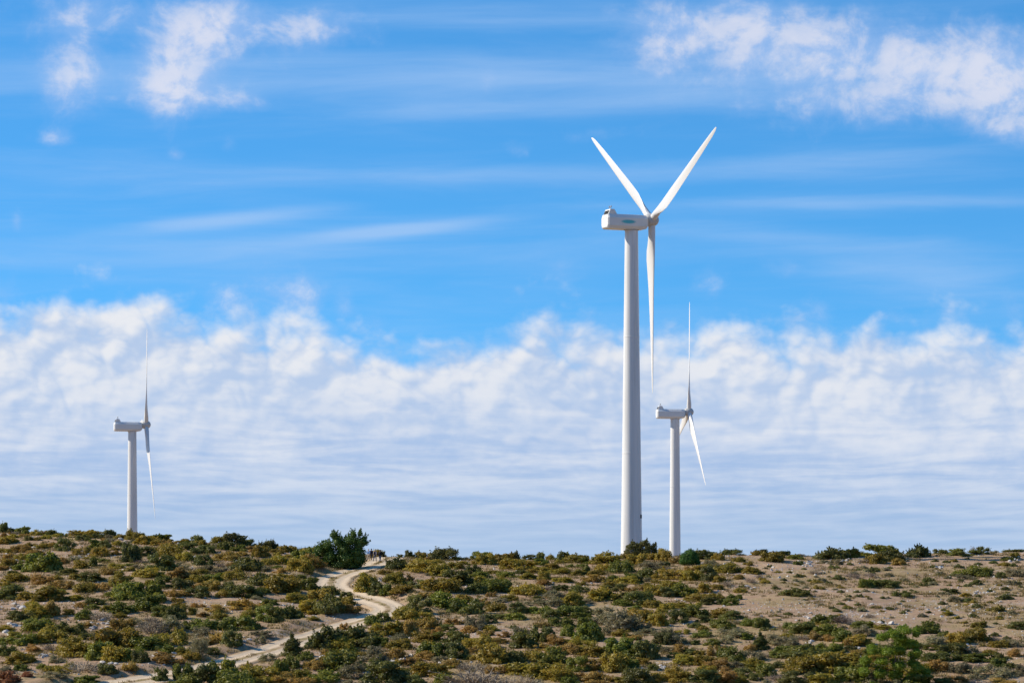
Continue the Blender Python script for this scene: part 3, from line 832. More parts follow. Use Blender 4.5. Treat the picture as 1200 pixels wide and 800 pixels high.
def turbine(label, px, hub_row, base_y, yaw, tilt, turn, pitch, r0, r1, emblem=False):
    x = (px - 600) / F * base_y
    gz = ground_at(x, base_y) - .25
    hz = (HZ - hub_row) / F * base_y
    root = empty('wind_turbine', (x, base_y, gz)); tag(root, label, 'wind turbine', 'wind turbines on the ridge')
    H = hz - gz
    tw = link('tower', tower_mesh(H - 1.50, r0, r1), M['paint'], root)
    bm = bmesh.new(); loft(bm, [ring(r0 + .9, -.5), ring(r0 + .9, .32), ring(r0 + .55, .40)])
    link('foundation', bm_mesh('foundation', bm, False), M['concrete'], root)
    bm = bmesh.new(); loft(bm, [ring(r1 + .06, H - 1.62), ring(r1 + .16, H - 1.58), ring(r1 + .16, H - 1.46)])
    link('yaw_bearing', auto_smooth(bm_mesh('yaw_bearing', bm)), M['steel'], root)
    # service door at the tower foot, facing away from the lens
    bm = bmesh.new(); bmesh.ops.create_cube(bm, size=1.0)
    for v in bm.verts: v.co = Vector((v.co.x * .85, v.co.y * .10, v.co.z * 2.0 + 1.55))
    d = link('door', bm_mesh('door', bm, False), M['steel'], tw); d.location = (0, r0 * .995, .0)
    na = link('nacelle', TM['nacelle'], None, root)
    na.location = (0, 0, H); na.rotation_euler = (0, 0, rad(yaw))
    cool = link('cooler_housing', TM['cool'], None, na)
    for s in (-.44, .44):
        bm = bmesh.new(); ang = math.atan2(1.42, .60)
        loft(bm, [[(-4.22 - .02 + dx * math.cos(ang) - dn * math.sin(ang), s + dy, .95 + dx * math.sin(ang) + dn * math.cos(ang)) for dx, dy in ((-.36, -.34), (.36, -.34), (.36, .34), (-.36, .34))] for dn in (-.02, .045)])
        link('vent', bm_mesh('vent', bm, False), M['dark'], cool)
    bm = bmesh.new(); tube(bm, [(-3.6, 0, 1.45), (-3.6, 0, 2.05)], [.05, .04], 8); tube(bm, [(-3.6, -.38, 1.82), (-3.6, .38, 1.82)], [.035, .035], 6)
    for s in (-.38, .38): tube(bm, [(-3.6, s, 1.78), (-3.6, s, 2.08)], [.09, .07], 8)
    link('weather_mast', bm_mesh('weather_mast', bm), M['steel'], na)
    if emblem:
        bm = bmesh.new()
        loft(bm, [[(-1.15 + 1.32 * math.cos(t), y, -.42 + .34 * math.sin(t)) for t in [2 * PI * k / 40 for k in range(40)]] for y in (-1.40, -1.475)])
        link('emblem', bm_mesh('emblem', bm, False), M['emblem'], na)
        ang = -.42; rr = r0 + (r1 - r0) * ((605 - 690) / -F * base_y - gz) / H
        bm = bmesh.new(); bmesh.ops.create_cube(bm, size=1.0, matrix=Matrix.Rotation(ang, 4, 'Z') @ Matrix.Diagonal((.10, .42, .55, 1)))
        pl = link('marker_plate', bm_mesh('marker_plate', bm, False), M['dark'], tw); pl.location = (rr * math.cos(ang), rr * math.sin(ang), (690 - 605) / F * base_y - gz)
    # rotor
    T = Matrix.Translation((0, 0, H)) @ Matrix.Rotation(rad(yaw), 4, 'Z') @ Matrix.Rotation(-rad(tilt), 4, 'Y') @ Matrix.Translation((3.45, 0, 0))
    hb = link('hub', TM['hub'], None, root); hb.matrix_local = T
    for k in range(3):
        b = link('blade', TM['blade'], None, root)
        # turn is clockwise as seen from the nacelle's rear-left, i.e. towards -y of the rotor frame
        b.matrix_local = T @ Matrix.Rotation(rad(turn + 120 * k), 4, 'X') @ Matrix.Translation((0, 0, .75)) @ Matrix.Rotation(rad(pitch), 4, 'Z')
    return root

turbine('tallest and nearest white wind turbine, with a teal oval emblem on its grey nacelle', 740, 258, 530.0, 22.0, 2.6, 65, 4, 1.70, 1.02, True)
turbine('white wind turbine close beside the tallest one, half its height, rightmost on the ridge', 791, 483, 828.0, 6.8, 2.0, 13, -3, 1.55, 1.08)
turbine('small distant white wind turbine standing alone behind the western ridge, leftmost of all', 155, 498, 848.0, 11.2, 2.7, 32, -3, 1.55, 1.02)

# ---------------------------------------------------------------- hikers
def skin(name, joints, bones, root, mat, parent=None, sub=2):
    me = bpy.data.meshes.new(name)
    keys = list(joints); ix = {k: i for i, k in enumerate(keys)}
    me.from_pydata([joints[k][0] for k in keys], [(ix[a], ix[b]) for a, b in bones], [])
    ob = bpy.data.objects.new(name, me); COL.objects.link(ob)
    s = ob.modifiers.new('skin', 'SKIN'); s.use_smooth_shade = True
    ss = ob.modifiers.new('sub', 'SUBSURF'); ss.levels = sub; ss.render_levels = sub
    lay = me.skin_vertices[0] if len(me.skin_vertices) else None
    for k, i in ix.items():
        r = joints[k][1]; lay.data[i].radius = (r if isinstance(r, tuple) else (r, r))
        lay.data[i].use_root = (k == root)
    bpy.context.view_layer.update()
    dg = bpy.context.evaluated_depsgraph_get()
    out = bpy.data.meshes.new_from_object(ob.evaluated_get(dg))
    bpy.data.objects.remove(ob)
    out.name = name
    for p in out.polygons: p.use_smooth = True
    return link(name, out, mat, parent)

def cloth(name, c, rough=.85): return plain(name, c, rough, .15, .12, 9.0)
M['skin'] = plain('skin_tone', C(.50, .31, .22), .6, .3, .05, 6)
CL = {'blue': cloth('light_blue_jacket_cloth', C(.22, .36, .62)), 'navy': cloth('navy_cloth', C(.022, .024, .050)), 'black': cloth('black_cloth', C(.016, .016, .020)),
      'white': cloth('white_cloth', C(.78, .75, .72)), 'tan': cloth('tan_cloth', C(.50, .42, .33)), 'pink': cloth('pale_pink_grey_cloth', C(.62, .55, .54)),
      'denim': cloth('denim_cloth', C(.05, .08, .15)), 'brown': cloth('brown_hair', C(.06, .04, .025)), 'boot': cloth('dark_leather', C(.04, .028, .02)), 'plum': cloth('dark_cloth', C(.030, .026, .040))}

def person(label, px, row, top, legs, head, stride, turn=0.0, pack=None, k=1.0, hat=False):
    x, y = on_ray(px, row, height)
    s = stride
    J = {'pel': ((0, 0, .95), (.15, .11)), 'waist': ((0, .01, 1.10), (.135, .10)), 'chest': ((0, .02, 1.32), (.165, .115)), 'neck': ((0, .02, 1.50), .058),
         'jaw': ((0, .04, 1.58), (.072, .085)), 'skull': ((0, .03, 1.67), (.082, .098)), 'crownp': ((0, .025, 1.74), (.058, .07)), 'nose': ((0, .145, 1.625), .012)}
    B = [('pel', 'waist'), ('waist', 'chest'), ('chest', 'neck'), ('neck', 'jaw'), ('jaw', 'skull'), ('skull', 'crownp'), ('jaw', 'nose')]
    JT = {'pel': ((0, 0, .90), (.175, .135)), 'waist': ((0, .01, 1.10), (.165, .125)), 'chest': ((0, .02, 1.34), (.20, .145)), 'neck': ((0, .02, 1.485), .085)}
    BT = [('pel', 'waist'), ('waist', 'chest'), ('chest', 'neck')]
    JL = {'pel': ((0, 0, .97), (.155, .125))}; BL = []
    boots = []
    for sg, sd in ((-1, 'a'), (1, 'b')):
        f = s * sg
        hip, kn, an, toe = (sg * .095, 0, .88), (sg * .10, .22 * f + .05, .49 + .03 * abs(f)), (sg * .10, .40 * f - .05, .085 + (.05 if f < 0 else 0)), (sg * .115, .40 * f + .12, .04)
        J.update({'hip' + sd: (hip, .088), 'kn' + sd: (kn, .058), 'calf' + sd: (((kn[0] + an[0]) / 2, (kn[1] + an[1]) / 2 - .015, .32), .055), 'an' + sd: (an, .038), 'toe' + sd: (toe, .036)})
        B += [('pel', 'hip' + sd), ('hip' + sd, 'kn' + sd), ('kn' + sd, 'calf' + sd), ('calf' + sd, 'an' + sd), ('an' + sd, 'toe' + sd)]
        JL.update({'hip' + sd: (hip, .105), 'kn' + sd: (kn, .078), 'an' + sd: ((an[0], an[1], an[2] + .05), .066)})
        BL += [('pel', 'hip' + sd), ('hip' + sd, 'kn' + sd), ('kn' + sd, 'an' + sd)]
        boots.append((an, toe))
        g = -f
        sh, el, wr = (sg * .19, .01, 1.41), (sg * .25, .10 * g - .02, 1.14), (sg * .24, .24 * g + .09, .92)
        J.update({'sh' + sd: (sh, .062), 'el' + sd: (el, .044), 'wr' + sd: (wr, .030), 'palm' + sd: ((wr[0], wr[1] + .02, wr[2] - .07), (.034, .018))})
        B += [('chest', 'sh' + sd), ('sh' + sd, 'el' + sd), ('el' + sd, 'wr' + sd), ('wr' + sd, 'palm' + sd)]
        for q, (dy, ln) in enumerate(((-.026, .060), (-.009, .074), (.009, .078), (.026, .070))):
            J[f'f{q}{sd}'] = ((wr[0] - .004 * sg, wr[1] + .02 + dy, wr[2] - .10 - ln * .5), .009); J[f'g{q}{sd}'] = ((wr[0] - .022 * sg, wr[1] + .03 + dy, wr[2] - .10 - ln), .008)
            B += [('palm' + sd, f'f{q}{sd}'), (f'f{q}{sd}', f'g{q}{sd}')]
        J['th' + sd] = ((wr[0] - .01 * sg, wr[1] + .07, wr[2] - .075), .010); B.append(('palm' + sd, 'th' + sd))
        JT.update({'sh' + sd: (sh, .088), 'el' + sd: (el, .068), 'wr' + sd: ((wr[0], wr[1], wr[2] + .03), .052)})
        BT += [('chest', 'sh' + sd), ('sh' + sd, 'el' + sd), ('el' + sd, 'wr' + sd)]
    body = skin('person', J, B, 'pel', M['skin'])
    tag(body, label, 'person', 'hikers walking up the track')
    skin('jacket', JT, BT, 'pel', CL[top], body)
    skin('trousers', JL, BL, 'pel', CL[legs], body)
    for an, toe in boots:
        skin('boot', {'a': ((an[0], an[1], an[2] + .09), .058), 'b': ((an[0], an[1] - .015, an[2] - .015), .062), 'c': (toe, (.05, .045)), 'd': ((toe[0], toe[1] + .05, toe[2] - .005), .035)},
             [('a', 'b'), ('b', 'c'), ('c', 'd')], 'b', CL['boot'], body, 1)
    bm = bmesh.new(); bmesh.ops.create_uvsphere(bm, u_segments=16, v_segments=10, radius=1.0)
    for v in bm.verts:
        v.co = Vector((v.co.x * .106, v.co.y * .122 + .018, v.co.z * .115 + 1.685))
    bmesh.ops.delete(bm, geom=[v for v in bm.verts if v.co.z < 1.60 or (v.co.y > .085 and v.co.z < 1.70)], context='VERTS')
    if hat:
        bmesh.ops.create_cone(bm, cap_ends=True, segments=18, radius1=.175, radius2=.15, depth=.02, matrix=Matrix.Translation((0, .03, 1.715)))
    link('hat' if hat else 'hair', bm_mesh('hair', bm), CL[head], body)
    for sg in (-1, 1):
        bm = bmesh.new(); bmesh.ops.create_uvsphere(bm, u_segments=8, v_segments=6, radius=.011, matrix=Matrix.Translation((sg * .03, .122, 1.655)))
        link('eye', bm_mesh('eye', bm), CL['black'], body)
    if pack:
        bm = bmesh.new(); bmesh.ops.create_cube(bm, size=1.0)
        for v in bm.verts: v.co = Vector((v.co.x * (.30 if v.co.z < 0 else .26), v.co.y * .17 - .20, v.co.z * .48 + 1.24))
        bmesh.ops.bevel(bm, geom=bm.edges[:], offset=.05, segments=3, affect='EDGES')
        bp = link('backpack', bm_mesh('backpack', bm), CL[pack], body)
        for sg in (-1, 1):
            bm = bmesh.new(); tube(bm, [(sg * .10, -.13, 1.42), (sg * .12, .02, 1.53), (sg * .12, .165, 1.38), (sg * .13, .10, 1.14), (sg * .13, -.12, 1.06)], [.022] * 5, 6)
            link('strap', bm_mesh('strap', bm), CL[pack], bp)
    body.location = (x, y, ground_at(x, y) + .03); body.rotation_euler = (0, 0, rad(turn)); body.scale = (k, k, k)
    return body

person('person in a light blue jacket and tan trousers, leftmost of the hikers, nearest the pine', 431.7, 657.0, 'blue', 'tan', 'white', .7, -20, None, 1.03, True)
person('person in navy top and dark trousers, half hidden between the blue and pale hikers', 435.2, 656.2, 'navy', 'plum', 'brown', -.6, -25, 'navy', .97)
person('person in a pale top and white hat with dark backpack, third hiker from the pine', 439.4, 657.6, 'pink', 'denim', 'white', .8, -18, 'navy', 1.0, True)
person('person in black jacket and dark jeans, rightmost of the hikers on the track', 445.4, 658.6, 'black', 'denim', 'brown', -.75, -15, 'black', 1.04)
# ---------------------------------------------------------------- the ground: one sheet to beyond the horizon
def axis(dense0, dense1, step, lo, hi):
    a = list(np.arange(dense0, dense1 + step * .5, step))
    s = step; v = dense0; left = []
    while v > lo: s *= 1.35; v -= s; left.append(v)
    s = step; v = a[-1]; right = []
    while v < hi: s *= 1.35; v += s; right.append(v)
    return np.array(left[::-1] + a + right)
gx = axis(-180, 180, .62, -6000, 6000); gy = axis(366, 600, .55, -900, 7000)
X, Y = np.meshgrid(gx, gy)
Z = height(X.ravel(), Y.ravel(), .14).reshape(X.shape)
nx, ny = len(gx), len(gy)
idx = np.arange(nx * ny).reshape(ny, nx)
Q = np.stack([idx[:-1, :-1], idx[:-1, 1:], idx[1:, 1:], idx[1:, :-1]], -1).reshape(-1, 4)
gm = np_mesh('hillside_ground', np.stack([X, Y, Z], -1).reshape(-1, 3), Q, smooth=True)
tag(link('hillside_ground', gm, M['ground']), 'dry stony brown hillside rising to the ridge', kind='structure')

# ---------------------------------------------------------------- the dirt track
P = TRACK_XY
seg = np.hypot(*np.diff(P, axis=0).T); s = np.concatenate([[0], np.cumsum(seg)])
ss = np.arange(0, s[-1], .35)
cx = np.interp(ss, s, P[:, 0]); cy = np.interp(ss, s, P[:, 1])
kk = np.ones(9) / 9
cx = np.convolve(np.pad(cx, 4, mode='edge'), kk, mode='valid'); cy = np.convolve(np.pad(cy, 4, mode='edge'), kk, mode='valid')
tx = np.gradient(cx); ty = np.gradient(cy); tl = np.hypot(tx, ty); tx /= tl; ty /= tl
across = np.linspace(-1, 1, 19)
V = []; UV = []
for i in range(len(ss)):
    wob = HALF * (1 + .30 * float(vnoise(np.array([ss[i] / 6]), np.array([3.0]), 5)[0]))
    for a in across:
        V.append((cx[i] - ty[i] * a * wob, cy[i] + tx[i] * a * wob)); UV.append(((a + 1) / 2, ss[i] / 4))
V = np.array(V); UV = np.array(UV)
z = height(V[:, 0], V[:, 1])
a = np.tile(across, len(ss))
rut = -.07 * np.exp(-((np.abs(a) - .46) / .12) ** 2)
z = z + rut + .04 * vnoise(V[:, 0] / .7, V[:, 1] / .7, 8) + .02 - .22 * np.clip((np.abs(a) - .88) / .12, 0, 1)
n = len(across); ii = np.arange(len(ss) * n).reshape(len(ss), n)
Q = np.stack([ii[:-1, :-1], ii[:-1, 1:], ii[1:, 1:], ii[1:, :-1]], -1).reshape(-1, 4)
tm = np_mesh('dirt_track', np.column_stack([V, z]), Q, smooth=True)
uvl = tm.uv_layers.new(name='UVMap')
li = np.empty(len(tm.loops), np.int32); tm.loops.foreach_get('vertex_index', li)
uvl.data.foreach_set('uv', UV[li].astype(np.float32).ravel())
tag(link('dirt_track', tm, M['track']), 'pale dirt track winding up the hill to the hikers', kind='structure')

# ---------------------------------------------------------------- limestone
def rock_mesh(seed):
    rng = np.random.default_rng(seed)
    bm = bmesh.new(); bmesh.ops.create_icosphere(bm, subdivisions=2, radius=.5)
    for _ in range(9):                                       # chip flat facets off a ball
        nrm = rnd_unit(rng, 1)[0]; d = rng.uniform(.22, .40)
        for v in bm.verts:
            k = v.co.dot(Vector(nrm))
            if k > d: v.co -= Vector(nrm) * (k - d)
    for v in bm.verts:
        v.co += Vector(rng.normal(size=3) * .018); v.co.z *= .78
    m = bm_mesh('limestone_rock', bm, False); m.materials.append(M['rock']); return m
RP = [rock_mesh(900 + i) for i in range(8)]
_rng = random.Random(21)
rocks = []
for tok in ROCKS.split():
    cx_, cy_, hw, hh, n_, sz = [float(v) for v in tok.split(',')]
    ph = zone(cx_, cy_)[2]
    for _ in range(int(n_ * 1.9)):
        px = cx_ + hw * _rng.gauss(0, .6); row = cy_ + hh * _rng.gauss(0, .6)
        row = max(row, float(crest_row(px)) - 1)
        x, y = on_ray(px, row, height)
        s_ = sz * min(.32 + _rng.gammavariate(2.0, .28), 1.7)
        if track_dist(np.array([x]), np.array([y]))[0][0] < 3.6: continue
        rocks.append((s_, x, y, ph))
rocks.sort(reverse=True)
def rock_pose(s_, y):
    w = s_ * y / F
    return w, (_rng.uniform(-.3, .3), _rng.uniform(-.3, .3), _rng.uniform(0, 6.28)), (w * 1.2, w, w * _rng.uniform(.6, .95))
for s_, x, y, ph in rocks[:285]:
    w, rot, sc = rock_pose(s_, y)
    o = link('limestone_rock', RP[_rng.randrange(8)])
    o.location = (x, y + w * .3, ground_at(x, y + w * .3) + .04 * w); o.rotation_euler = rot; o.scale = sc
    tag(o, f'pale limestone rock lying loose {ph}', 'rock', f'limestone rocks {ph}')
RV, RF, nb = [], [], 0
for s_, x, y, ph in rocks[285:]:
    w, rot, sc = rock_pose(s_, y); m = RP[_rng.randrange(8)]
    mat = Matrix.LocRotScale(Vector((x, y + w * .3, ground_at(x, y + w * .3) + .04 * w)), Euler(rot), Vector(sc))
    RV.append(np.array([(mat @ v.co)[:] for v in m.vertices])); RF.append(np.array([p.vertices[:] for p in m.polygons]) + nb); nb += len(m.vertices)
m = np_mesh('limestone_rubble', np.vstack(RV), None, np.vstack(RF))
tag(link('limestone_rubble', m, M['rock']), 'small limestone rubble lying between the larger rocks', kind='stuff')

# ---------------------------------------------------------------- loose stones, withered grass and low heath nobody could count
def field(n, seed, dens, edge=1.05):
    """random points over the visible slope"""
    rng = np.random.default_rng(seed)
    px = rng.uniform(-60, 1260, n * 3)
    y = 372 + (590 - 372) * rng.random(n * 3) ** .9
    x = (px - 600) / F * y
    keep = (rng.random(n * 3) < dens(px, x, y)) & (y < crest_far(px) + 6)
    x, y = x[keep][:n], y[keep][:n]
    d, _ = track_dist(x, y)
    k_ = (d > HALF * edge) | ((d < .45) & (edge < 1))
    return x[k_], y[k_], d[k_]

rng = np.random.default_rng(4)
x, y, d = field(13000, 31, lambda px, x, y: np.clip(.03 + 2.4 * (vnoise(x / 11, y / 8, 41) - .05) + .22 * (px > 840), .02, 1))
z = height(x, y)
base = np.array([[1, 0, -.3], [0, 1, -.3], [-1, 0, -.3], [0, -1, -.3], [.35, .2, .75], [-.3, -.25, .6]])
tri = np.array([[0, 1, 4], [1, 2, 4], [2, 5, 4], [2, 3, 5], [3, 0, 5], [0, 4, 5]])
sz = rng.gamma(1.6, .05, len(x)) + .03
ang = rng.uniform(0, 6.28, len(x)); ca, sa = np.cos(ang), np.sin(ang)
B = base[None] * (1 + rng.uniform(-.35, .35, (len(x), 6, 3)))
V = np.empty((len(x), 6, 3)); V[..., 0] = (B[..., 0] * ca[:, None] - B[..., 1] * sa[:, None]) * sz[:, None] + x[:, None]
V[..., 1] = (B[..., 0] * sa[:, None] + B[..., 1] * ca[:, None]) * sz[:, None] * .9 + y[:, None]; V[..., 2] = B[..., 2] * sz[:, None] * .8 + z[:, None] + .01
m = np_mesh('scattered_stones', V.reshape(-1, 3), None, (tri[None] + (np.arange(len(x)) * 6)[:, None, None]).reshape(-1, 3))
tag(link('scattered_stones', m, M['rock']), 'small pale stones scattered over the dry slope', kind='stuff')

def blades(name, n, seed, dens, mat, h0, h1, per, spread, lab):
    rng = np.random.default_rng(seed)
    x, y, d = field(n, seed, dens, .86)
    k = len(x)
    hx = np.repeat(x, per) + rng.normal(size=k * per) * spread; hy = np.repeat(y, per) + rng.normal(size=k * per) * spread
    hz = height(hx, hy)
    hgt = rng.uniform(h0, h1, k * per); a = rng.uniform(0, 6.28, k * per); w = hgt * rng.uniform(.10, .22, k * per)
    lean = rng.normal(size=(k * per, 2)) * hgt[:, None] * .35
    V = np.empty((k * per, 3, 3))
    V[:, 0] = np.stack([hx - np.cos(a) * w, hy - np.sin(a) * w, hz - .02], 1); V[:, 1] = np.stack([hx + np.cos(a) * w, hy + np.sin(a) * w, hz - .02], 1)
    V[:, 2] = np.stack([hx + lean[:, 0], hy + lean[:, 1], hz + hgt], 1)
    m = np_mesh(name, V.reshape(-1, 3), None, np.arange(k * per * 3).reshape(-1, 3))
    tag(link(name, m, mat), lab, kind='stuff')
M['dry'] = foliage('withered_grass', [C(.42, .30, .15), C(.48, .36, .20), C(.33, .25, .11)], .3, .4)
M['low'] = foliage('low_heath', [C(.215, .150, .045), C(.280, .185, .055), C(.170, .135, .040)], .15, .4)
blades('dry_grass', 9000, 51, lambda px, x, y: np.clip(.35 + 1.4 * vnoise(x / 7, y / 7, 43), .04, 1), M['dry'], .08, .26, 7, .22, 'short withered grass on the dry slope')
blades('low_heath_undergrowth', 12000, 52, lambda px, x, y: np.clip(.20 + 2.2 * vnoise(x / 7, y / 5, 44) + .40 * (px < 860), .02, 1), M['low'], .10, .34, 22, .24, 'low brown heath growing between the shrubs')
# ---------------------------------------------------------------- sky, sun, camera
SUN_AZ = rad(171.0)      # towards the sun, counter-clockwise from +x
SUN_EL = rad(33.0)
SUN_STR = 5.0
EXPO = .35
KE = 2 ** -EXPO      # clouds are as bright as the photograph shows them at this exposure
sd = Vector((math.cos(SUN_AZ) * math.cos(SUN_EL), math.sin(SUN_AZ) * math.cos(SUN_EL), math.sin(SUN_EL)))
sl = bpy.data.lights.new('sun', 'SUN'); sl.energy = SUN_STR; sl.angle = rad(.53); sl.color = (1.0, .91, .77)
so = bpy.data.objects.new('sun', sl); COL.objects.link(so); so.rotation_euler = (-sd).to_track_quat('-Z', 'Y').to_euler()

world = bpy.data.worlds.new('World'); scene.world = world; world.use_nodes = True
world.node_tree.nodes.clear()
world.cycles.sampling_method = 'MANUAL'; world.cycles.sample_map_resolution = 2048
t = NT(world.node_tree)
wout = t.node('ShaderNodeOutputWorld')
sky = t.node('ShaderNodeTexSky'); sky.sky_type = 'NISHITA'; sky.sun_disc = False
sky.sun_elevation = SUN_EL; sky.sun_rotation = PI / 2 - SUN_AZ
sky.altitude = 300; sky.air_density = 1.0; sky.dust_density = .3; sky.ozone_density = 3.0
tc = t.node('ShaderNodeTexCoord')
sp = t.node('ShaderNodeSeparateXYZ'); t.l.new(tc.outputs['Generated'], sp.inputs[0])
dx, dy, dz = sp.outputs
t.l.new(t.vec(dx, dy, t.add(t.mul(dz, 1.6), .12)), sky.inputs[0]) if len(sky.inputs) else None
az = t.math('ARCTAN2', dx, dy)
hyp = t.math('SQRT', t.add(t.mul(dx, dx), t.mul(dy, dy)))
KF = F / 100
A = t.mul(az, KF)                                   # bearing and height over the horizon, 1 unit = 100 photograph pixels
E = t.mul(t.math('DIVIDE', dz, t.math('MAXIMUM', hyp, 1e-3)), KF)
def ae(px, row):
    a = math.atan((px - 600) / F)
    return a * KF, (HZ - row) / 100 * math.cos(a)

warpv = t.vec(t.mul(A, 1.0), t.mul(E, 1.4), 0.0)
n_big = t.noise(warpv, .55, 5.0, .58)                 # large billows
n_puff = t.noise(t.vec(A, t.mul(E, 1.15), 7.3), 1.55, 7.0, .60, .25)
n_fine = t.noise(t.vec(A, t.mul(E, 1.1), 3.1), 4.2, 6.0, .62, .2)
n_str = t.noise(t.vec(t.mul(A, .28), t.mul(t.add(E, t.mul(A, -.02)), 2.6), 1.7), 1.25, 6.0, .58, .35)     # long flat bands
# the same billows a step towards the sun (west and up): brighter where the cloud thins out that way
n_puff_s = t.noise(t.vec(t.add(A, -.10), t.mul(t.add(E, .13), 1.15), 7.3), 1.55, 7.0, .60, .25)
relief = t.sub(n_puff, n_puff_s)

def blob(px, row, rx, ry, amp, rot=0.0):
    a, e = ae(px, row); rx /= 100; ry /= 100
    u = t.sub(A, a); v = t.sub(E, e)
    if rot:
        c, s = math.cos(rot), math.sin(rot)
        u, v = t.add(t.mul(u, c), t.mul(v, s)), t.sub(t.mul(v, c), t.mul(u, s))
    q = t.add(t.math('POWER', t.math('ABSOLUTE', t.mul(u, 1 / rx)), 2.0), t.math('POWER', t.math('ABSOLUTE', t.mul(v, 1 / ry)), 2.0))
    return t.mul(t.math('EXPONENT', t.mul(q, -1.0)), amp)
def total(lst):
    s = lst[0]
    for q in lst[1:]: s = t.add(s, q)
    return s

BLUE_HI, BLUE_LO = lin(52, 146, 232), lin(98, 186, 244)
# puffy fair-weather clouds
puffs = [blob(82, 86, 42, 60, .95), blob(192, 96, 46, 50, .98), blob(250, 38, 64, 46, 1.0), blob(120, 14, 120, 28, .52), blob(365, 34, 70, 28, .84), blob(285, 118, 50, 18, .44), blob(225, 116, 70, 20, .34),
         blob(772, 58, 60, 38, .66), blob(880, 50, 115, 50, .62), blob(1010, 74, 140, 60, .52), blob(1110, 98, 110, 56, .54), blob(1185, 108, 70, 44, .62), blob(1100, 50, 150, 40, .34), blob(850, 18, 110, 28, .40), blob(1185, 155, 40, 16, .46), blob(960, 130, 160, 22, .30),
         blob(700, 158, 66, 15, .46, .12), blob(606, 174, 26, 15, .44), blob(664, 318, 36, 26, .56), blob(832, 325, 28, 28, .56), blob(920, 314, 26, 15, .56), blob(355, 346, 38, 28, .60), blob(268, 350, 60, 32, .60),
         blob(8, 345, 32, 28, .56), blob(405, 358, 15, 28, .48), blob(438, 382, 22, 20, .56), blob(265, 172, 15, 15, .46), blob(62, 164, 26, 11, .46), blob(208, 182, 15, 7, .44), blob(570, 93, 15, 24, .46), blob(1190, 366, 26, 28, .54),
         blob(960, 366, 28, 22, .54), blob(1040, 370, 32, 13, .50), blob(1110, 366, 17, 9, .46), blob(20, 262, 9, 18, .42)]
pb = total(puffs)
pd = t.add(pb, t.add(t.add(t.mul(t.sub(n_puff, .5), 1.15), t.mul(t.sub(n_big, .5), .5)), t.mul(t.sub(n_fine, .5), .34)))
pa = t.mul(t.rng(pd, .16, 1.35), .80)
# the bank of cloud over the horizon, heaped up along its upper rim
def heaps(da, de):
    """rounded heaps with creases between them, three sizes"""
    out = None
    for sc, amp, off in ((.82, 1.0, 4.2), (2.0, .42, 9.1), (4.8, .20, 13.7)):
        w = t.vec(t.add(A, da), t.mul(t.add(E, de), 1.25), off)
        q = t.mul(t.math('ABSOLUTE', t.sub(t.noise(w, sc, 1.5, .5, .15), .5)), 4.0 * amp)
        out = q if out is None else t.add(out, q)
    return out
hp = heaps(0, 0)
hp_relief = t.sub(hp, heaps(-.07, .09))
rim = t.add(ae(600, 384)[1], t.add(t.mul(t.sub(n_big, .5), 1.2), total([blob(110, 380, 230, 900, .40), blob(650, 380, 90, 900, .20), blob(470, 380, 80, 900, -.12), blob(1010, 380, 60, 900, .10)])))
bd = t.add(t.mul(t.sub(rim, E), 1.0), t.add(t.mul(t.sub(hp, .62), .40), t.mul(t.sub(n_puff, .5), .95)))
ba = t.mul(t.rng(bd, -.20, .50), t.rng(E, -.4, .3, .93, .96))
# farther down the bank is a rippled sheet seen ever more edge on
Ep = t.add(t.math('MAXIMUM', E, -.2), .9)
n_rip = t.noise(t.vec(t.math('DIVIDE', t.mul(A, .55), Ep), t.math('DIVIDE', 9.5, Ep), 2.2), 2.3, 6.0, .58, .3)
n_rip_s = t.noise(t.vec(t.math('DIVIDE', t.mul(A, .55), Ep), t.math('DIVIDE', 9.5, t.add(Ep, .05)), 2.2), 2.3, 6.0, .58, .3)
# thin high veils
veil_bands = total([blob(600, 92, 900, 36, .50), blob(250, 290, 420, 30, .42), blob(260, 258, 110, 9, .62, .10), blob(470, 269, 110, 8, .70, .10), blob(1000, 238, 300, 9, .50), blob(1080, 318, 130, 34, .45, -.1), blob(960, 188, 230, 16, .34, .04), blob(560, 205, 320, 14, .30), blob(620, 128, 260, 12, .28, .03), blob(880, 275, 160, 12, .30, -.05), blob(150, 210, 300, 30, .2), blob(700, 20, 500, 22, .25), blob(540, 400, 900, 60, .2)])
va = t.add(t.mul(t.rng(t.add(t.add(veil_bands, .08), t.mul(t.sub(n_str, .5), .8)), .02, .95), .54), .10)

sky_c = t.node('ShaderNodeHueSaturation'); t.l.new(sky.outputs[0], sky_c.inputs['Color'])
sky_c.inputs['Saturation'].default_value = 1.35; sky_c.inputs['Hue'].default_value = .495; sky_c.inputs['Value'].default_value = 1.0
SKY_STR = .10
tint = t.node('ShaderNodeMix', data_type='RGBA', blend_type='MULTIPLY'); tint.inputs[0].default_value = 1.0
t.l.new(sky_c.outputs[0], tint.inputs[6]); tint.inputs[7].default_value = (.82, 1.45, 1.57, 1)
bg = t.node('ShaderNodeBackground'); t.l.new(tint.outputs[2], bg.inputs['Color']); bg.inputs['Strength'].default_value = SKY_STR

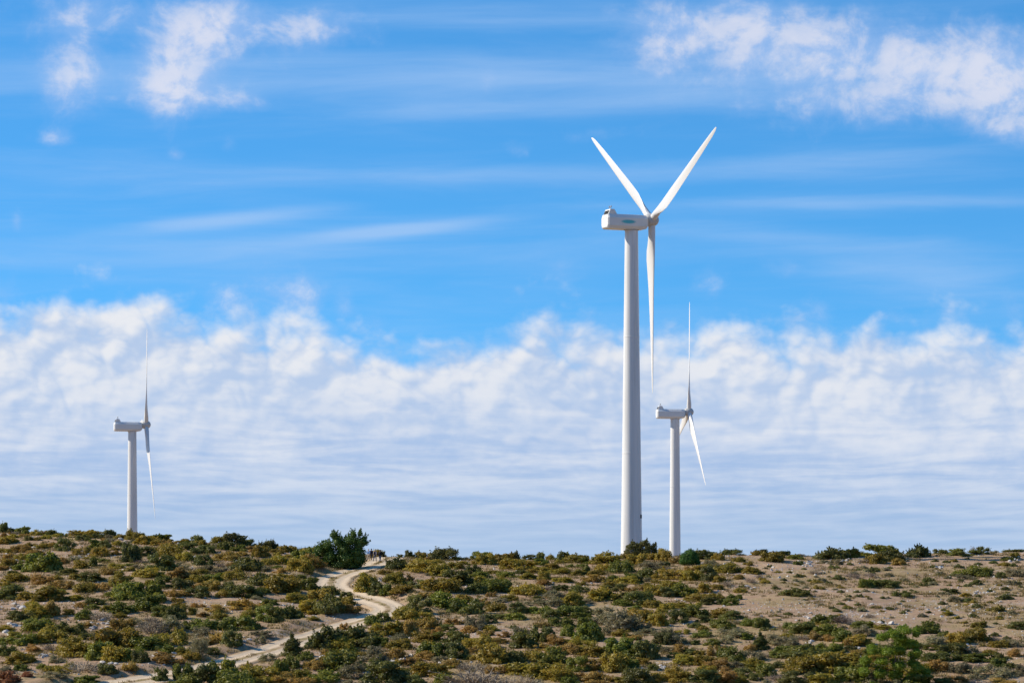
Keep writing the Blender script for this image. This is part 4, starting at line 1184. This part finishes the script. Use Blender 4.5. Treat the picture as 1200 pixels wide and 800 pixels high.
def cloud(col, fac, under):
    e = t.node('ShaderNodeBackground'); t.set(e.inputs['Color'], col); e.inputs['Strength'].default_value = KE
    m = t.node('ShaderNodeMixShader'); t.set(m.inputs[0], fac); t.l.new(under, m.inputs[1]); t.l.new(e.outputs[0], m.inputs[2])
    return m.outputs[0]
sh = cloud(lin(178, 208, 246), va, bg.outputs[0])
puff_c = t.mix(t.rng(t.add(pd, t.mul(relief, 3.2)), .35, 1.35), lin(172, 199, 242), lin(231, 231, 242))
sh = cloud(puff_c, pa, sh)
depth = t.rng(E, 1.0, 3.0)
rip = t.add(t.mul(t.sub(n_rip, .5), 1.5), t.mul(t.sub(n_rip, n_rip_s), 1.4))
rip = t.mul(rip, t.rng(E, .1, 1.8, .40, 1.0))
lump = t.add(t.add(t.mul(t.sub(hp, .62), .55), t.mul(hp_relief, 1.5)), t.mul(t.sub(n_big, .5), 1.3))
sheet_c = t.mix(t.rng(t.add(t.mul(rip, .8), t.add(t.mul(t.sub(n_big, .5), .7), t.mul(t.sub(n_puff, .5), t.rng(E, .3, 2.0, .1, .9)))), -.42, .46), t.mix(t.rng(E, .2, 1.8), lin(164, 190, 224), lin(166, 191, 229)), t.mix(t.rng(E, .2, 1.8), lin(184, 204, 232), lin(220, 226, 239)))
heap_c = t.mix(t.rng(t.add(lump, t.mul(rip, .35)), -.80, .80), lin(183, 203, 233), lin(236, 237, 241))
bank_c = t.mix(depth, sheet_c, heap_c)
sh = cloud(bank_c, ba, sh)
t.l.new(sh, wout.inputs['Surface'])

cam = bpy.data.cameras.new('camera'); co = bpy.data.objects.new('camera', cam); COL.objects.link(co)
co.location = (0, 0, 0); co.rotation_euler = (PI / 2, 0, 0)
cam.sensor_width = 36.0; cam.sensor_fit = 'HORIZONTAL'; cam.lens = F / 1200 * 36.0
cam.shift_y = (HZ - 400) / 1200
cam.clip_start = .5; cam.clip_end = 12000
scene.camera = co
vs = scene.view_settings
vs.view_transform = 'Standard'; vs.look = 'None'; vs.exposure = EXPO; vs.gamma = 1.0; vs.use_curve_mapping = False
scene.render.engine = 'CYCLES'
cy_ = scene.cycles
cy_.max_bounces = 8; cy_.diffuse_bounces = 4; cy_.glossy_bounces = 2; cy_.transmission_bounces = 4
cy_.use_denoising = True; cy_.denoiser = 'OPENIMAGEDENOISE'; cy_.denoising_input_passes = 'RGB_ALBEDO_NORMAL'; cy_.denoising_prefilter = 'ACCURATE'
cy_.use_adaptive_sampling = False
cy_.sample_clamp_indirect = 6.0
scene.render.film_transparent = False
